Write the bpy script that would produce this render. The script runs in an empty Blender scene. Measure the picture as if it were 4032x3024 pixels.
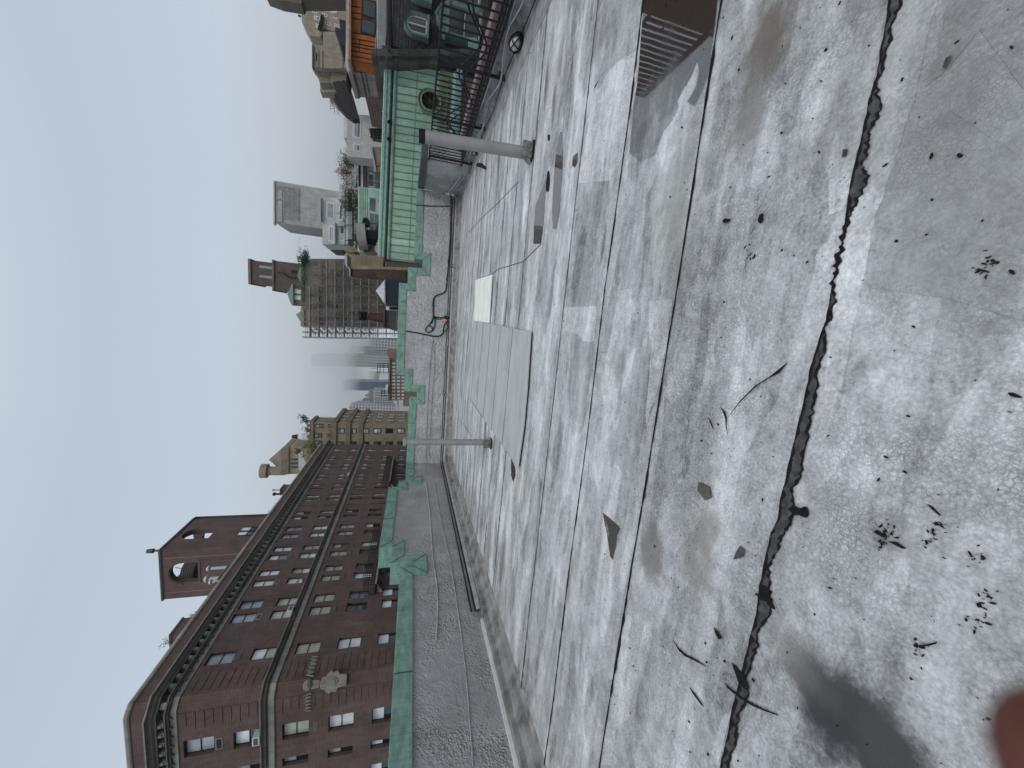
import bpy, bmesh, math, random
from mathutils import Vector, Matrix
R = math.radians
random.seed(7)
S = bpy.context.scene
COL = S.collection

# ---------------------------------------------------------------- camera
FPX = 1458.8
YAW, PITCH, ROLL = .16275, .26525, -.05103
_cp, _sp = math.cos(PITCH), math.sin(PITCH)
_F = Vector((0, _cp, -_sp)); _D = Vector((0, -_sp, -_cp)); _R = Vector((1, 0, 0))
_c, _s = math.cos(ROLL), math.sin(ROLL)
_R2 = _c*_R + _s*_D; _D2 = -_s*_R + _c*_D
_dH = Vector((math.cos(YAW), -math.sin(YAW), 0)); _dS = Vector((math.sin(YAW), math.cos(YAW), 0)); _Z = Vector((0, 0, 1))
def _w(v): return Vector((_dH.dot(v), _dS.dot(v), _Z.dot(v)))
RW, DW, FW = _w(_R2), _w(_D2), _w(_F)          # portrait right, portrait down, forward
EYE = Vector((0, 0, 1.6))
cam_d = bpy.data.cameras.new("camera"); cam = bpy.data.objects.new("camera", cam_d); COL.objects.link(cam)
S.camera = cam
M = Matrix.Identity(4)
for i in range(3):
    M[i][0] = DW[i]; M[i][1] = RW[i]; M[i][2] = -FW[i]; M[i][3] = EYE[i]
cam.matrix_world = M                            # the phone is held upright, the picture is stored on its side
cam_d.sensor_fit = 'HORIZONTAL'; cam_d.sensor_width = 36; cam_d.lens = FPX/4032*36
cam_d.clip_start = .01; cam_d.clip_end = 9000
cam_d.dof.use_dof = True; cam_d.dof.focus_distance = 5; cam_d.dof.aperture_fstop = 6.0

# ---------------------------------------------------------------- world, sun, exposure
SUN_EL, SUN_AZ = R(48), R(150)
W = bpy.data.worlds.new("World"); S.world = W; W.use_nodes = True
wt = W.node_tree; wt.nodes.clear()
def wn(t, **k):
    n = wt.nodes.new(t)
    for a, b in k.items(): setattr(n, a, b)
    return n
wo = wn('ShaderNodeOutputWorld'); bg = wn('ShaderNodeBackground'); bg2 = wn('ShaderNodeBackground'); ad = wn('ShaderNodeAddShader')
sky = wn('ShaderNodeTexSky'); sky.sky_type = 'NISHITA'; sky.sun_disc = False; sky.sun_elevation = SUN_EL; sky.sun_rotation = SUN_AZ
sky.dust_density = 6; sky.air_density = 1.2
bg.inputs[1].default_value = .004
wt.links.new(sky.outputs[0], bg.inputs[0])
tc = wn('ShaderNodeTexCoord'); sx = wn('ShaderNodeSeparateXYZ'); rp = wn('ShaderNodeValToRGB')
wt.links.new(tc.outputs['Generated'], sx.inputs[0]); wt.links.new(sx.outputs[2], rp.inputs[0])
cr = rp.color_ramp
for i, (p, c) in enumerate([(0, (.50, .57, .64)), (.04, (.55, .625, .71)), (.3, (.53, .605, .69)), (.55, (.47, .55, .64)), (.75, (.60, .66, .73)), (1, (.9, .94, .98))]):
    e = cr.elements[i] if i < 2 else cr.elements.new(p)
    e.position = p; e.color = (*c, 1)
nz = wn('ShaderNodeTexNoise'); nz.inputs['Scale'].default_value = 1.6; nz.inputs['Detail'].default_value = 3
mr = wn('ShaderNodeMapRange'); mr.inputs[3].default_value = .95; mr.inputs[4].default_value = 1.05
vm = wn('ShaderNodeVectorMath', operation='SCALE')
wt.links.new(tc.outputs['Generated'], nz.inputs['Vector']); wt.links.new(nz.outputs[0], mr.inputs[0])
wt.links.new(rp.outputs[0], vm.inputs[0]); wt.links.new(mr.outputs[0], vm.inputs['Scale'])
wt.links.new(vm.outputs[0], bg2.inputs[0]); bg2.inputs[1].default_value = .97
wt.links.new(bg.outputs[0], ad.inputs[0]); wt.links.new(bg2.outputs[0], ad.inputs[1]); wt.links.new(ad.outputs[0], wo.inputs[0])
sl = bpy.data.lights.new("sun", 'SUN'); sl.energy = .95; sl.angle = R(25); sl.color = (1, .97, .93)
so = bpy.data.objects.new("sun", sl); COL.objects.link(so)
sd = Vector((math.sin(SUN_AZ)*math.cos(SUN_EL), math.cos(SUN_AZ)*math.cos(SUN_EL), math.sin(SUN_EL)))
so.rotation_euler = sd.to_track_quat('Z', 'Y').to_euler()
S.view_settings.view_transform = 'Standard'; S.view_settings.look = 'None'; S.view_settings.exposure = .08; S.view_settings.gamma = 1
S.render.engine = 'CYCLES'
S.cycles.use_denoising = True
try: S.cycles.denoiser = 'OPENIMAGEDENOISE'
except Exception: pass
S.cycles.max_bounces = 12; S.cycles.diffuse_bounces = 3; S.cycles.glossy_bounces = 3; S.cycles.transparent_max_bounces = 16
S.cycles.volume_bounces = 10

# ---------------------------------------------------------------- helpers
def ray(X, Y):
    return ((3024-Y)-1512)/FPX*RW + (X-2016)/FPX*DW + FW
def at(X, Y, x=None, y=None, z=None):
    """the point of the plane x=, y= or z= that the photograph shows at (X, Y)"""
    d = ray(X, Y)
    i, v = (0, x) if x is not None else (1, y) if y is not None else (2, z)
    return EYE + (v-EYE[i])/d[i]*d
def zm(reg, w, pts):
    k = (reg[2]-reg[0])/w
    return [(reg[0]+x*k, reg[1]+y*k) for x, y in pts]

class MB:
    def __init__(s): s.v = []; s.f = []; s.m = []; s.mi = 0
    def quad(s, *p):
        n = len(s.v); s.v += [tuple(q) for q in p]; s.f.append(tuple(range(n, n+len(p)))); s.m.append(s.mi); return s
    def box(s, x0, x1, y0, y1, z0, z1):
        if x0 > x1: x0, x1 = x1, x0
        if y0 > y1: y0, y1 = y1, y0
        if z0 > z1: z0, z1 = z1, z0
        n = len(s.v); s.v += [(x, y, z) for z in (z0, z1) for x, y in ((x0, y0), (x1, y0), (x1, y1), (x0, y1))]
        for f in ((3, 2, 1, 0), (4, 5, 6, 7), (0, 1, 5, 4), (1, 2, 6, 5), (2, 3, 7, 6), (3, 0, 4, 7)):
            s.f.append(tuple(n+i for i in f)); s.m.append(s.mi)
        return s
    def prism(s, poly, vec):
        """polygon (list of 3d points) swept along vec, closed"""
        poly = [Vector(p) for p in poly]; vec = Vector(vec); n = len(s.v); k = len(poly)
        nrm = Vector((0, 0, 0))
        for i in range(k): nrm += poly[i].cross(poly[(i+1) % k])
        if nrm.dot(vec) > 0: poly.reverse()
        s.v += [tuple(p) for p in poly] + [tuple(p+vec) for p in poly]
        s.f.append(tuple(range(n, n+k))); s.m.append(s.mi)
        s.f.append(tuple(n+k+i for i in reversed(range(k)))); s.m.append(s.mi)
        for i in range(k):
            j = (i+1) % k; s.f.append((n+j, n+i, n+k+i, n+k+j)); s.m.append(s.mi)
        return s
    def tube(s, pts, r, n=8, cap=True):
        pts = [Vector(p) for p in pts]; rr = r if isinstance(r, (list, tuple)) else [r]*len(pts)
        base = len(s.v); up = None
        for i, p in enumerate(pts):
            t = (pts[min(i+1, len(pts)-1)]-pts[max(i-1, 0)])
            t = t.normalized() if t.length > 1e-9 else Vector((0, 0, 1))
            if up is None: up = t.orthogonal().normalized()
            up = (up-t*up.dot(t)); up = up.normalized() if up.length > 1e-6 else t.orthogonal().normalized()
            b = t.cross(up)
            for k in range(n):
                a = 2*math.pi*k/n; s.v.append(tuple(p+(up*math.cos(a)+b*math.sin(a))*rr[i]))
        for i in range(len(pts)-1):
            for k in range(n):
                a = base+i*n+k; b_ = base+i*n+(k+1) % n
                s.f.append((a, b_, b_+n, a+n)); s.m.append(s.mi)
        if cap:
            s.f.append(tuple(base+k for k in reversed(range(n)))); s.m.append(s.mi)
            e = base+(len(pts)-1)*n; s.f.append(tuple(e+k for k in range(n))); s.m.append(s.mi)
        return s
    def cyl(s, c, r, h, n=20, r2=None):
        return s.tube([Vector(c), Vector(c)+Vector((0, 0, h))], [r, r if r2 is None else r2], n)
    def sweep(s, prof, path, closed=False):
        """profile [(out, z)] swept along plan path [(x, y)]; out is to the right of the walking direction"""
        k = len(prof); base = len(s.v); n = len(path)
        for i, p in enumerate(path):
            p = Vector(p)
            a = (p-Vector(path[i-1])).normalized() if i > 0 else None
            b = (Vector(path[i+1])-p).normalized() if i < n-1 else None
            if a is None: a = b
            if b is None: b = a
            na = Vector((a.y, -a.x)); nb = Vector((b.y, -b.x)); m = (na+nb); m = m/max(m.dot(na), .2)
            for o, z in prof: s.v.append((p.x+m.x*o, p.y+m.y*o, z))
        for i in range(n-1):
            for j in range(k-1):
                a = base+i*k+j; s.f.append((a, a+1, a+k+1, a+k)); s.m.append(s.mi)
        return s
    def build(s, name, mat, parent=None, smooth=False, bevel=0, label=None):
        me = bpy.data.meshes.new(name); me.from_pydata(s.v, [], s.f); me.update()
        mats = mat if isinstance(mat, (list, tuple)) else [mat]
        for m in mats: me.materials.append(m)
        if len(mats) > 1: me.polygons.foreach_set('material_index', s.m)
        if smooth: me.polygons.foreach_set('use_smooth', [True]*len(me.polygons))
        o = bpy.data.objects.new(name, me); COL.objects.link(o)
        if parent is not None: o.parent = parent
        if bevel:
            b = o.modifiers.new('bevel', 'BEVEL'); b.width = bevel; b.segments = 2; b.limit_method = 'ANGLE'
        if label: o['label'] = label
        return o
def tag(o, label=None, cat=None, group=None, kind=None):
    if label: o['label'] = label
    if cat: o['category'] = cat
    if group: o['group'] = group
    if kind: o['kind'] = kind
    return o
def thing(name, label, cat, group=None):
    o = bpy.data.objects.new(name, None); COL.objects.link(o); o.empty_display_size = .2
    return tag(o, label, cat, group)

# ---------------------------------------------------------------- materials
class NM:
    def __init__(s, name, rough=.8, metal=0, spec=.5):
        s.mat = bpy.data.materials.new(name); s.mat.use_nodes = True; s.t = s.mat.node_tree
        s.b = s.t.nodes['Principled BSDF']; s.b.inputs['Roughness'].default_value = rough; s.b.inputs['Metallic'].default_value = metal
        s.b.inputs['Specular IOR Level'].default_value = spec
        g = s.t.nodes.new('ShaderNodeNewGeometry'); s.P = g.outputs['Position']; s.N = g.outputs['Normal']
    def n(s, t, **k):
        n = s.t.nodes.new(t)
        for a, b in k.items(): setattr(n, a, b)
        return n
    def set(s, inp, v):
        if hasattr(v, 'links') or hasattr(v, 'is_linked'): s.t.links.new(v, inp)
        else:
            try: inp.default_value = v
            except Exception: inp.default_value = (*v, 1) if len(v) == 3 else v
    def vec(s, scale=(1, 1, 1), loc=(0, 0, 0), rot=(0, 0, 0), src=None):
        m = s.n('ShaderNodeMapping'); s.set(m.inputs[0], src or s.P); m.inputs['Scale'].default_value = scale
        m.inputs['Location'].default_value = loc; m.inputs['Rotation'].default_value = rot; return m.outputs[0]
    def noise(s, scale=1, detail=4, rough=.5, vec=None, dist=0, out=0):
        m = s.n('ShaderNodeTexNoise'); s.set(m.inputs['Vector'], vec or s.P); m.inputs['Scale'].default_value = scale
        m.inputs['Detail'].default_value = detail; m.inputs['Roughness'].default_value = rough; m.inputs['Distortion'].default_value = dist
        return m.outputs[out]
    def vor(s, scale=1, feature='F1', vec=None, out='Distance', rand=1, metric='EUCLIDEAN'):
        m = s.n('ShaderNodeTexVoronoi', feature=feature)
        if feature not in ('DISTANCE_TO_EDGE', 'N_SPHERE_RADIUS'): m.distance = metric
        s.set(m.inputs['Vector'], vec or s.P); m.inputs['Scale'].default_value = scale; m.inputs['Randomness'].default_value = rand
        return m.outputs[out]
    def m(s, op, a, b=0, c=0, clamp=False):
        m = s.n('ShaderNodeMath', operation=op, use_clamp=clamp); s.set(m.inputs[0], a); s.set(m.inputs[1], b)
        if op in ('MULTIPLY_ADD', 'COMPARE', 'SMOOTH_MIN'): s.set(m.inputs[2], c)
        return m.outputs[0]
    def mr(s, v, a, b, c=0, d=1, smooth=False):
        m = s.n('ShaderNodeMapRange', interpolation_type='SMOOTHSTEP' if smooth else 'LINEAR')
        s.set(m.inputs[0], v)
        for i, q in enumerate((a, b, c, d)): s.set(m.inputs[1+i], q)
        return m.outputs[0]
    def mix(s, f, a, b, mode='MIX'):
        m = s.n('ShaderNodeMix', data_type='RGBA', blend_type=mode); s.set(m.inputs[0], f)
        s.set(m.inputs[6], a); s.set(m.inputs[7], b); return m.outputs[2]
    def bump(s, h, strength=.3, dist=.01):
        m = s.n('ShaderNodeBump'); s.set(m.inputs['Height'], h); m.inputs['Strength'].default_value = strength
        m.inputs['Distance'].default_value = dist; s.t.links.new(m.outputs[0], s.b.inputs['Normal']); return m
    def sep(s, v=None):
        m = s.n('ShaderNodeSeparateXYZ'); s.set(m.inputs[0], v or s.P); return m.outputs
    def comb(s, x, y, z):
        m = s.n('ShaderNodeCombineXYZ'); s.set(m.inputs[0], x); s.set(m.inputs[1], y); s.set(m.inputs[2], z); return m.outputs[0]
    def col(s, c): s.set(s.b.inputs['Base Color'], c); return s
    def rough(s, c): s.set(s.b.inputs['Roughness'], c); return s
def rgb(*a): return (*a, 1)

def plain(name, c, rough=.7, metal=0, var=.25, scale=3, spec=.3, streak=False, bump=0, bscale=40):
    m = NM(name, rough, metal, spec)
    v = m.vec((1, 1, .12)) if streak else None
    f = m.mr(m.noise(scale, 5, .6, vec=v), .3, .7, 1-var, 1+var)
    m.col(m.mix(1, rgb(*c), m.comb(f, f, f), 'MULTIPLY'))
    if bump: m.bump(m.noise(bscale, 4, .6), bump, .01)
    return m.mat

def wallcoords(m):
    """(horizontal run, height) on any upright wall"""
    x, y, z = m.sep()[:3]; nx = m.m('ABSOLUTE', m.sep(m.N)[0])
    g = m.m('GREATER_THAN', nx, .6)
    h = m.m('ADD', m.m('MULTIPLY', g, y), m.m('MULTIPLY', m.m('SUBTRACT', 1, g), x))
    return m.comb(h, z, 0), h, z

def brick(name, c1, c2, mortar, bw=.22, bh=.075, ms=.012, rough=.85, bump=.3, dirt=.25):
    m = NM(name, rough); v, h, z = wallcoords(m)
    b = m.n('ShaderNodeTexBrick'); m.set(b.inputs['Vector'], v); b.inputs['Scale'].default_value = 1
    b.inputs['Color1'].default_value = rgb(*c1); b.inputs['Color2'].default_value = rgb(*c2); b.inputs['Mortar'].default_value = rgb(*mortar)
    b.inputs['Brick Width'].default_value = bw; b.inputs['Row Height'].default_value = bh; b.inputs['Mortar Size'].default_value = ms; b.inputs['Bias'].default_value = 0
    f = m.mr(m.noise(.5, 6, .65), .3, .7, 1-dirt, 1+dirt); g = m.mr(m.noise(3.5, 4, .6, vec=m.vec((1, 1, .25))), .3, .7, .85, 1.15)
    f = m.m('MULTIPLY', f, g)
    m.col(m.mix(1, b.outputs[0], m.comb(f, f, f), 'MULTIPLY'))
    if bump: m.bump(m.m('SUBTRACT', 1, b.outputs[1]), bump, .01)
    return m.mat

def stone(name, c, bw=.9, bh=.45, ms=.01, var=.25, joint=.6):
    m = NM(name, .85); v, h, z = wallcoords(m)
    b = m.n('ShaderNodeTexBrick'); m.set(b.inputs['Vector'], v); b.inputs['Scale'].default_value = 1
    b.inputs['Color1'].default_value = rgb(*[q*(1+var*.5) for q in c]); b.inputs['Color2'].default_value = rgb(*[q*(1-var*.5) for q in c]); b.inputs['Mortar'].default_value = rgb(*[q*joint for q in c])
    b.inputs['Brick Width'].default_value = bw; b.inputs['Row Height'].default_value = bh; b.inputs['Mortar Size'].default_value = ms
    f = m.mr(m.noise(.7, 6, .65), .3, .7, .78, 1.18); g = m.mr(m.noise(2.5, 5, .7, vec=m.vec((1, 1, .15))), .35, .65, .82, 1.1)
    f = m.m('MULTIPLY', f, g); m.col(m.mix(1, b.outputs[0], m.comb(f, f, f), 'MULTIPLY')); return m.mat

def copper(name, c, seams=0, dark=.6):
    m = NM(name, .6, 0, .4); x, y, z = m.sep()[:3]
    f = m.mr(m.noise(2.2, 6, .65, vec=m.vec((1.5, 1.5, 5))), .3, .7, .62, 1.22)
    g = m.mr(m.noise(9, 5, .7, vec=m.vec((3, 3, .3))), .35, .7, .78, 1.12)
    k = m.m('MULTIPLY', f, g); base = m.mix(1, rgb(*c), m.comb(k, k, k), 'MULTIPLY')
    st = m.mr(m.noise(1.3, 6, .75), .62, .74, 0, .55); base = m.mix(st, base, rgb(.035, .075, .06))
    m.col(base); m.bump(m.noise(14, 4, .6), .25, .01); return m.mat

MT = {}
MT['dark_metal'] = plain('dark_metal', (.012, .011, .013), .55, 0, .4, 12)
MT['copper'] = copper('green_copper', (.215, .36, .30))
MT['copper_light'] = copper('light_copper', (.30, .58, .46))
MT['glass'] = plain('glass_dark', (.02, .024, .028), .08, 0, .3, 2, .8)
MT['black'] = plain('black', (.006, .006, .007), .5, 0, .3, 5)
MT['cable'] = plain('cable_black', (.012, .012, .013), .5, 0, .3, 5)
MT['galv'] = plain('galvanised', (.42, .43, .44), .4, .5, .2, 6)
MT['white'] = plain('white_paint', (.62, .63, .63), .6, 0, .12, 4)
MT['lamp_glass'] = plain('lamp_glass', (.50, .49, .44), .25, 0, .15, 9)

def roof_material(base_v=.49, nm='silver_roof_coating', pat=1):
    m = NM(nm, .55, 0, .5)
    x, y, z = m.sep()[:3]
    near = m.mr(y, 1.6, 4.5, 1, 0)
    warp = m.noise(1.1, 3, .5, out=1)
    pw = m.n('ShaderNodeVectorMath', operation='MULTIPLY_ADD'); m.set(pw.inputs[0], warp); pw.inputs[1].default_value = (.9, .28, 0); m.set(pw.inputs[2], m.P)
    PW = pw.outputs[0]
    streak = m.noise(1, 7, .66, vec=m.vec((.8, 4.6, 1), src=PW))
    streak2 = m.noise(1, 5, .7, vec=m.vec((2.2, 17, 1), src=PW))
    big = m.noise(.75, 6, .62, vec=m.vec((.7, 1.2, 1), loc=(3, 1, 0)))
    fine = m.noise(70, 3, .6); grit = m.noise(14, 6, .72)
    v = m.m('ADD', m.mr(streak, .25, .75, -.24, .24), m.m('MULTIPLY', m.mr(streak2, .3, .7, -.17, .17), m.mr(y, 1.2, 4, .25, 1)))
    v = m.m('ADD', v, m.mr(big, .3, .7, -.20, .14)); v = m.m('ADD', v, m.mr(grit, .3, .7, -.2, .2)); v = m.m('ADD', v, m.mr(fine, .3, .7, -.2, .2))
    # roller patches with clean edges
    for (sc, lo, am, lc) in (((.9, 3.2, 1), .54, -.13, (7, 2, 0)), ((1.4, 4.5, 1), .57, .12, (1, 9, 0)), ((.6, 2.1, 1), .56, -.10, (4, 4, 3))):
        pt = m.noise(1, 2, .35, vec=m.vec(sc, loc=lc)); v = m.m('ADD', v, m.mr(pt, lo, lo+.012, 0, am*1.5*pat))
    # sheet to sheet tone and light bands painted over every lap
    fr = m.m('FRACT', m.m('DIVIDE', m.m('SUBTRACT', m.m('ADD', y, 20), 1.18), .922))
    ed = m.m('MINIMUM', fr, m.m('SUBTRACT', 1, fr)); edn = m.m('ADD', ed, m.mr(streak2, .3, .7, -.03, .03))
    v = m.m('ADD', v, m.mr(edn, .10, .125, .16, 0))
    cell = m.m('FLOOR', m.m('DIVIDE', m.m('SUBTRACT', m.m('ADD', y, 20), 1.18), .922))
    v = m.m('ADD', v, m.mr(m.m('FRACT', m.m('MULTIPLY', m.m('SINE', m.m('MULTIPLY', cell, 12.9)), 43.7)), 0, 1, -.06, .06))
    base = m.m('MULTIPLY', base_v, m.m('MAXIMUM', .2, m.m('ADD', 1.0, m.m('MULTIPLY', v, 1.25))), clamp=True)
    c = m.mix(1, m.comb(base, base, base), rgb(.965, .985, 1.0), 'MULTIPLY')
    # craquelure of the old coating, strongest near the walkway
    cw = m.n('ShaderNodeVectorMath', operation='MULTIPLY_ADD'); m.set(cw.inputs[0], m.noise(40, 3, .6, out=1)); cw.inputs[1].default_value = (.02, .02, 0); m.set(cw.inputs[2], m.P)
    e1 = m.vor(62, 'DISTANCE_TO_EDGE', vec=cw.outputs[0]); e2 = m.vor(30, 'DISTANCE_TO_EDGE', vec=cw.outputs[0])
    cm = m.mr(m.noise(1.4, 4, .6, vec=m.vec(loc=(5, 5, 0))), .42, .62, 0, 1)
    cr1 = m.m('MULTIPLY', m.mr(e1, .0, .13, 1, 0), m.m('MULTIPLY', cm, near)); cr2 = m.m('MULTIPLY', m.mr(e2, 0, .05, .8, 0), near)
    crk = m.m('MULTIPLY', m.m('MAXIMUM', cr1, m.m('MULTIPLY', cr2, m.mr(cm, 0, 1, .25, 1))), .62)
    c = m.mix(crk, c, rgb(.11, .11, .115))
    # brown dirt where water has stood
    d1 = m.mr(m.noise(1.0, 6, .65, vec=m.vec((.8, 1.5, 1), loc=(11, 3, 0))), .55, .72, 0, .5)
    d2 = m.mr(m.noise(1, 6, .7, vec=m.vec((.9, 8, 1), loc=(2, 8, 0), src=PW)), .56, .72, 0, .6)
    c = m.mix(d1, c, rgb(.22, .215, .205)); c = m.mix(m.m('MULTIPLY', d2, m.mr(y, 3, 6, .35, 1)), c, rgb(.21, .195, .175))
    rough = m.mr(m.noise(1.3, 5, .6, vec=m.vec((.6, 2, 1), loc=(9, 9, 0))), .35, .65, .24, .58)
    mot = m.noise(5.5, 7, .72, vec=m.vec(loc=(1, 7, 0))); c = m.mix(m.m('MULTIPLY', m.mr(mot, .48, .68, 0, .45), m.mr(y, .8, 3, 1, .55)), c, rgb(.115, .115, .113)); c = m.mix(m.mr(m.noise(3.3, 6, .7, vec=m.vec(loc=(6, 2, 0))), .56, .72, 0, .5), c, rgb(.62, .64, .65))
    pit = m.mr(m.vor(95), .0, .16, 1, 0); c = m.mix(m.m('MULTIPLY', pit, m.mr(m.noise(5, 3, .5), .5, .6, 0, .8)), c, rgb(.06, .06, .06))
    # stains and a painted brown reflection, each in one place: (x, y, rx, ry, angle, colour, amount, softness)
    ST = STAINS_REFLECTION
    wn_ = m.mr(m.noise(3.0, 6, .68), .25, .75, -.55, .55)
    for (sx, sy, rx, ry, an, cc, am, so_, wet) in ST:
        q = m.vec((1/rx, 1/ry, 0), loc=(0, 0, 0), src=m.vec(rot=(0, 0, -an), src=m.vec(loc=(-sx, -sy, 0))))
        ln = m.n('ShaderNodeVectorMath', operation='LENGTH'); m.set(ln.inputs[0], q)
        msk = m.mr(m.m('ADD', ln.outputs['Value'], wn_), 1-so_, 1+so_*.4, am, 0, True)
        c = m.mix(msk, c, rgb(*cc))
        if wet: rough = m.mix(m.m('MULTIPLY', msk, .8), rough, rgb(wet, wet, wet))
    m.col(c); m.rough(rough)
    h = m.m('ADD', m.m('MULTIPLY', grit, .6), m.m('MULTIPLY', fine, .25)); h = m.m('SUBTRACT', h, m.m('MULTIPLY', crk, .5))
    h = m.m('ADD', h, m.m('MULTIPLY', streak2, .5))
    m.bump(h, .5, .006)
    return m.mat
# --- stains and the painted brown reflection on the roof
def roof_mark(X, Y, rx, ry, an, c, am=.8, so_=.5, wet=0):
    p = at(X, Y, z=0); return (p.x, p.y, rx, ry, an, c, am, so_, wet)
STAINS_REFLECTION = [
    roof_mark(3330, 2860, .20, .24, .25, (.03, .03, .033), 1, .5, .5), roof_mark(3190, 2660, .12, .12, .5, (.07, .07, .07), .8, .8, .5),
    roof_mark(3480, 2960, .16, .12, 0, (.05, .05, .05), .9, .7, .5),
    roof_mark(3100, 2560, .14, .10, .6, (.20, .19, .18), .6, .8),
    roof_mark(2740, 2180, .22, .13, .1, (.20, .185, .17), .62, .7),
    roof_mark(2560, 2180, .20, .13, .2, (.16, .15, .14), .75, .5, .35),
    roof_mark(2980, 230, .40, .16, 0, (.11, .085, .07), .75, .7, .35),  # brown reflection beyond the seam, put into the coating colour
    roof_mark(3030, 120, .30, .12, .4, (.14, .12, .10), .6, .9),  # fainter edge of the same painted brown reflection
    roof_mark(2960, 470, .16, .08, 0, (.24, .235, .23), .6, .8),
    roof_mark(2670, 850, .45, .25, 0, (.30, .30, .28), .45, .9),
    roof_mark(2150, 335, .34, .09, .1, (.13, .115, .095), .8, .6, .35), roof_mark(2230, 250, .30, .08, .05, (.16, .15, .135), .7, .8), roof_mark(2180, 420, .30, .07, .15, (.13, .115, .095), .75, .6),
    roof_mark(2345, 130, .22, .06, .1, (.17, .16, .15), .6, .8), roof_mark(2050, 880, .5, .10, 0, (.19, .175, .16), .6, .8), roof_mark(1960, 1000, .5, .12, 0, (.20, .19, .175), .6, .8), roof_mark(2240, 2290, .3, .06, 0, (.20, .185, .17), .6, .8),
    roof_mark(1985, 2200, .5, .15, 0, (.24, .23, .215), .6, .8), roof_mark(2330, 2700, .12, .05, .3, (.19, .18, .165), .6, .7), roof_mark(2440, 1450, .16, .08, 0, (.21, .205, .2), .6, .7), roof_mark(2000, 1400, .5, .1, 0, (.25, .24, .225), .5, .8),
    roof_mark(2790, 2080, .13, .08, 0, (.21, .19, .17), .6, .7),
    roof_mark(3560, 60, .5, .3, .3, (.17, .165, .16), .5, .9),
    roof_mark(3800, 700, .5, .25, .2, (.24, .245, .25), .5, .8),
]
MT['roof'] = roof_material()
MT['roof_dark'] = roof_material(.39, 'silver_roof_coating_worn', .4)
MT['roof_light'] = roof_material(.60, 'silver_roof_coating_fresh', .4)

def silver_wall(name, bl=1.0, tint=(.40, .40, .405), cr=1.2):
    m = NM(name, .34, .15, .6); x, y, z = m.sep()[:3]
    f = m.mr(m.noise(1.5, 6, .65), .3, .7, .78, 1.14); g = m.mr(m.noise(7, 5, .65, vec=m.vec((1, 1, .35))), .3, .7, .88, 1.1)
    k = m.m('MULTIPLY', f, g); m.col(m.mix(1, rgb(*tint), m.comb(k, k, k), 'MULTIPLY'))
    a = m.noise(26, 5, .65); b = m.mr(m.vor(30), 0, .5, 1, 0); msk = m.mr(m.noise(1.2, 3, .5, vec=m.vec(loc=(2, 2, 2))), .42, .6, 0, 1)
    b2 = m.mr(m.vor(17, vec=m.vec(loc=(4, 1, 3))), 0, .45, 1, 0)
    h = m.m('ADD', m.m('MULTIPLY', a, .5), m.m('MULTIPLY', m.m('ADD', b, b2), m.m('MULTIPLY', msk, bl)))
    h = m.m('ADD', h, m.m('MULTIPLY', m.noise(4.5, 6, .6, dist=1.6), cr))
    m.bump(h, 1.0, .035); return m.mat
MT['silver'] = silver_wall('silver_painted_wall', .9)
MT['silver_back'] = silver_wall('silver_painted_wall_smooth', .15, (.46, .46, .465), 2.2)
MT['silver_rough'] = silver_wall('silver_painted_wall_rough', 1.8, (.40, .40, .405))
MT['silver_pipe'] = plain('silver_pipe_paint', (.29, .285, .28), .45, .1, .12, 5, .5, bump=.12, bscale=25)
MT['kerb'] = plain('kerb_coating', (.27, .27, .275), .7, .0, .45, 5, bump=.6, bscale=12)
MT['grey_ledge'] = plain('grey_ledge', (.40, .40, .415), .6, .1, .3, 5, bump=.5, bscale=14)
MT['trough'] = plain('dirty_trough', (.24, .235, .23), .7, 0, .55, 4, bump=.5, bscale=20)
MT['tar'] = plain('black_tar', (.010, .010, .012), .7, 0, .4, 25, .15, bump=.6, bscale=60)
MT['tar_grey'] = plain('grey_tar', (.06, .06, .065), .8, 0, .6, 22, bump=1, bscale=45)
MT['tile'] = plain('pink_terracotta', (.22, .15, .145), .6, 0, .25, 4)
#@@PART2
# ================================================================ THE ROOF
def ln(a, b):
    a = Vector(a); b = Vector(b); return lambda t: a+(b-a)*t
LA, LB = Vector((-5.15, 3.33)), Vector((-5.61, 14.07)); LDIR = (LB-LA).normalized()      # left parapet foot
BA, BB = Vector((-5.61, 14.07)), Vector((4.99, 16.44)); BDIR = (BB-BA).normalized()      # back parapet foot
def lw(y): return LA+(LB-LA)*((y-LA.y)/(LB.y-LA.y))
def bw(x): return BA+(BB-BA)*((x-BA.x)/(BB.x-BA.x))
RX = 5.15
g = MB(); g.quad((-5.9, -6, 0), (5.4, -6, 0), (5.4, 16.6, 0), (-5.9, 14.2, 0))
roof = tag(g.build('roof', MT['roof']), kind='structure')
g = MB(); p0 = [(-5.9, -6), (5.5, -6), (5.5, 16.9), (-5.95, 14.4)]
g.prism([(x, y, -.02) for x, y in p0], (0, 0, -24))
tag(g.build('roof_block', MT['grey_ledge']), kind='structure')

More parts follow.
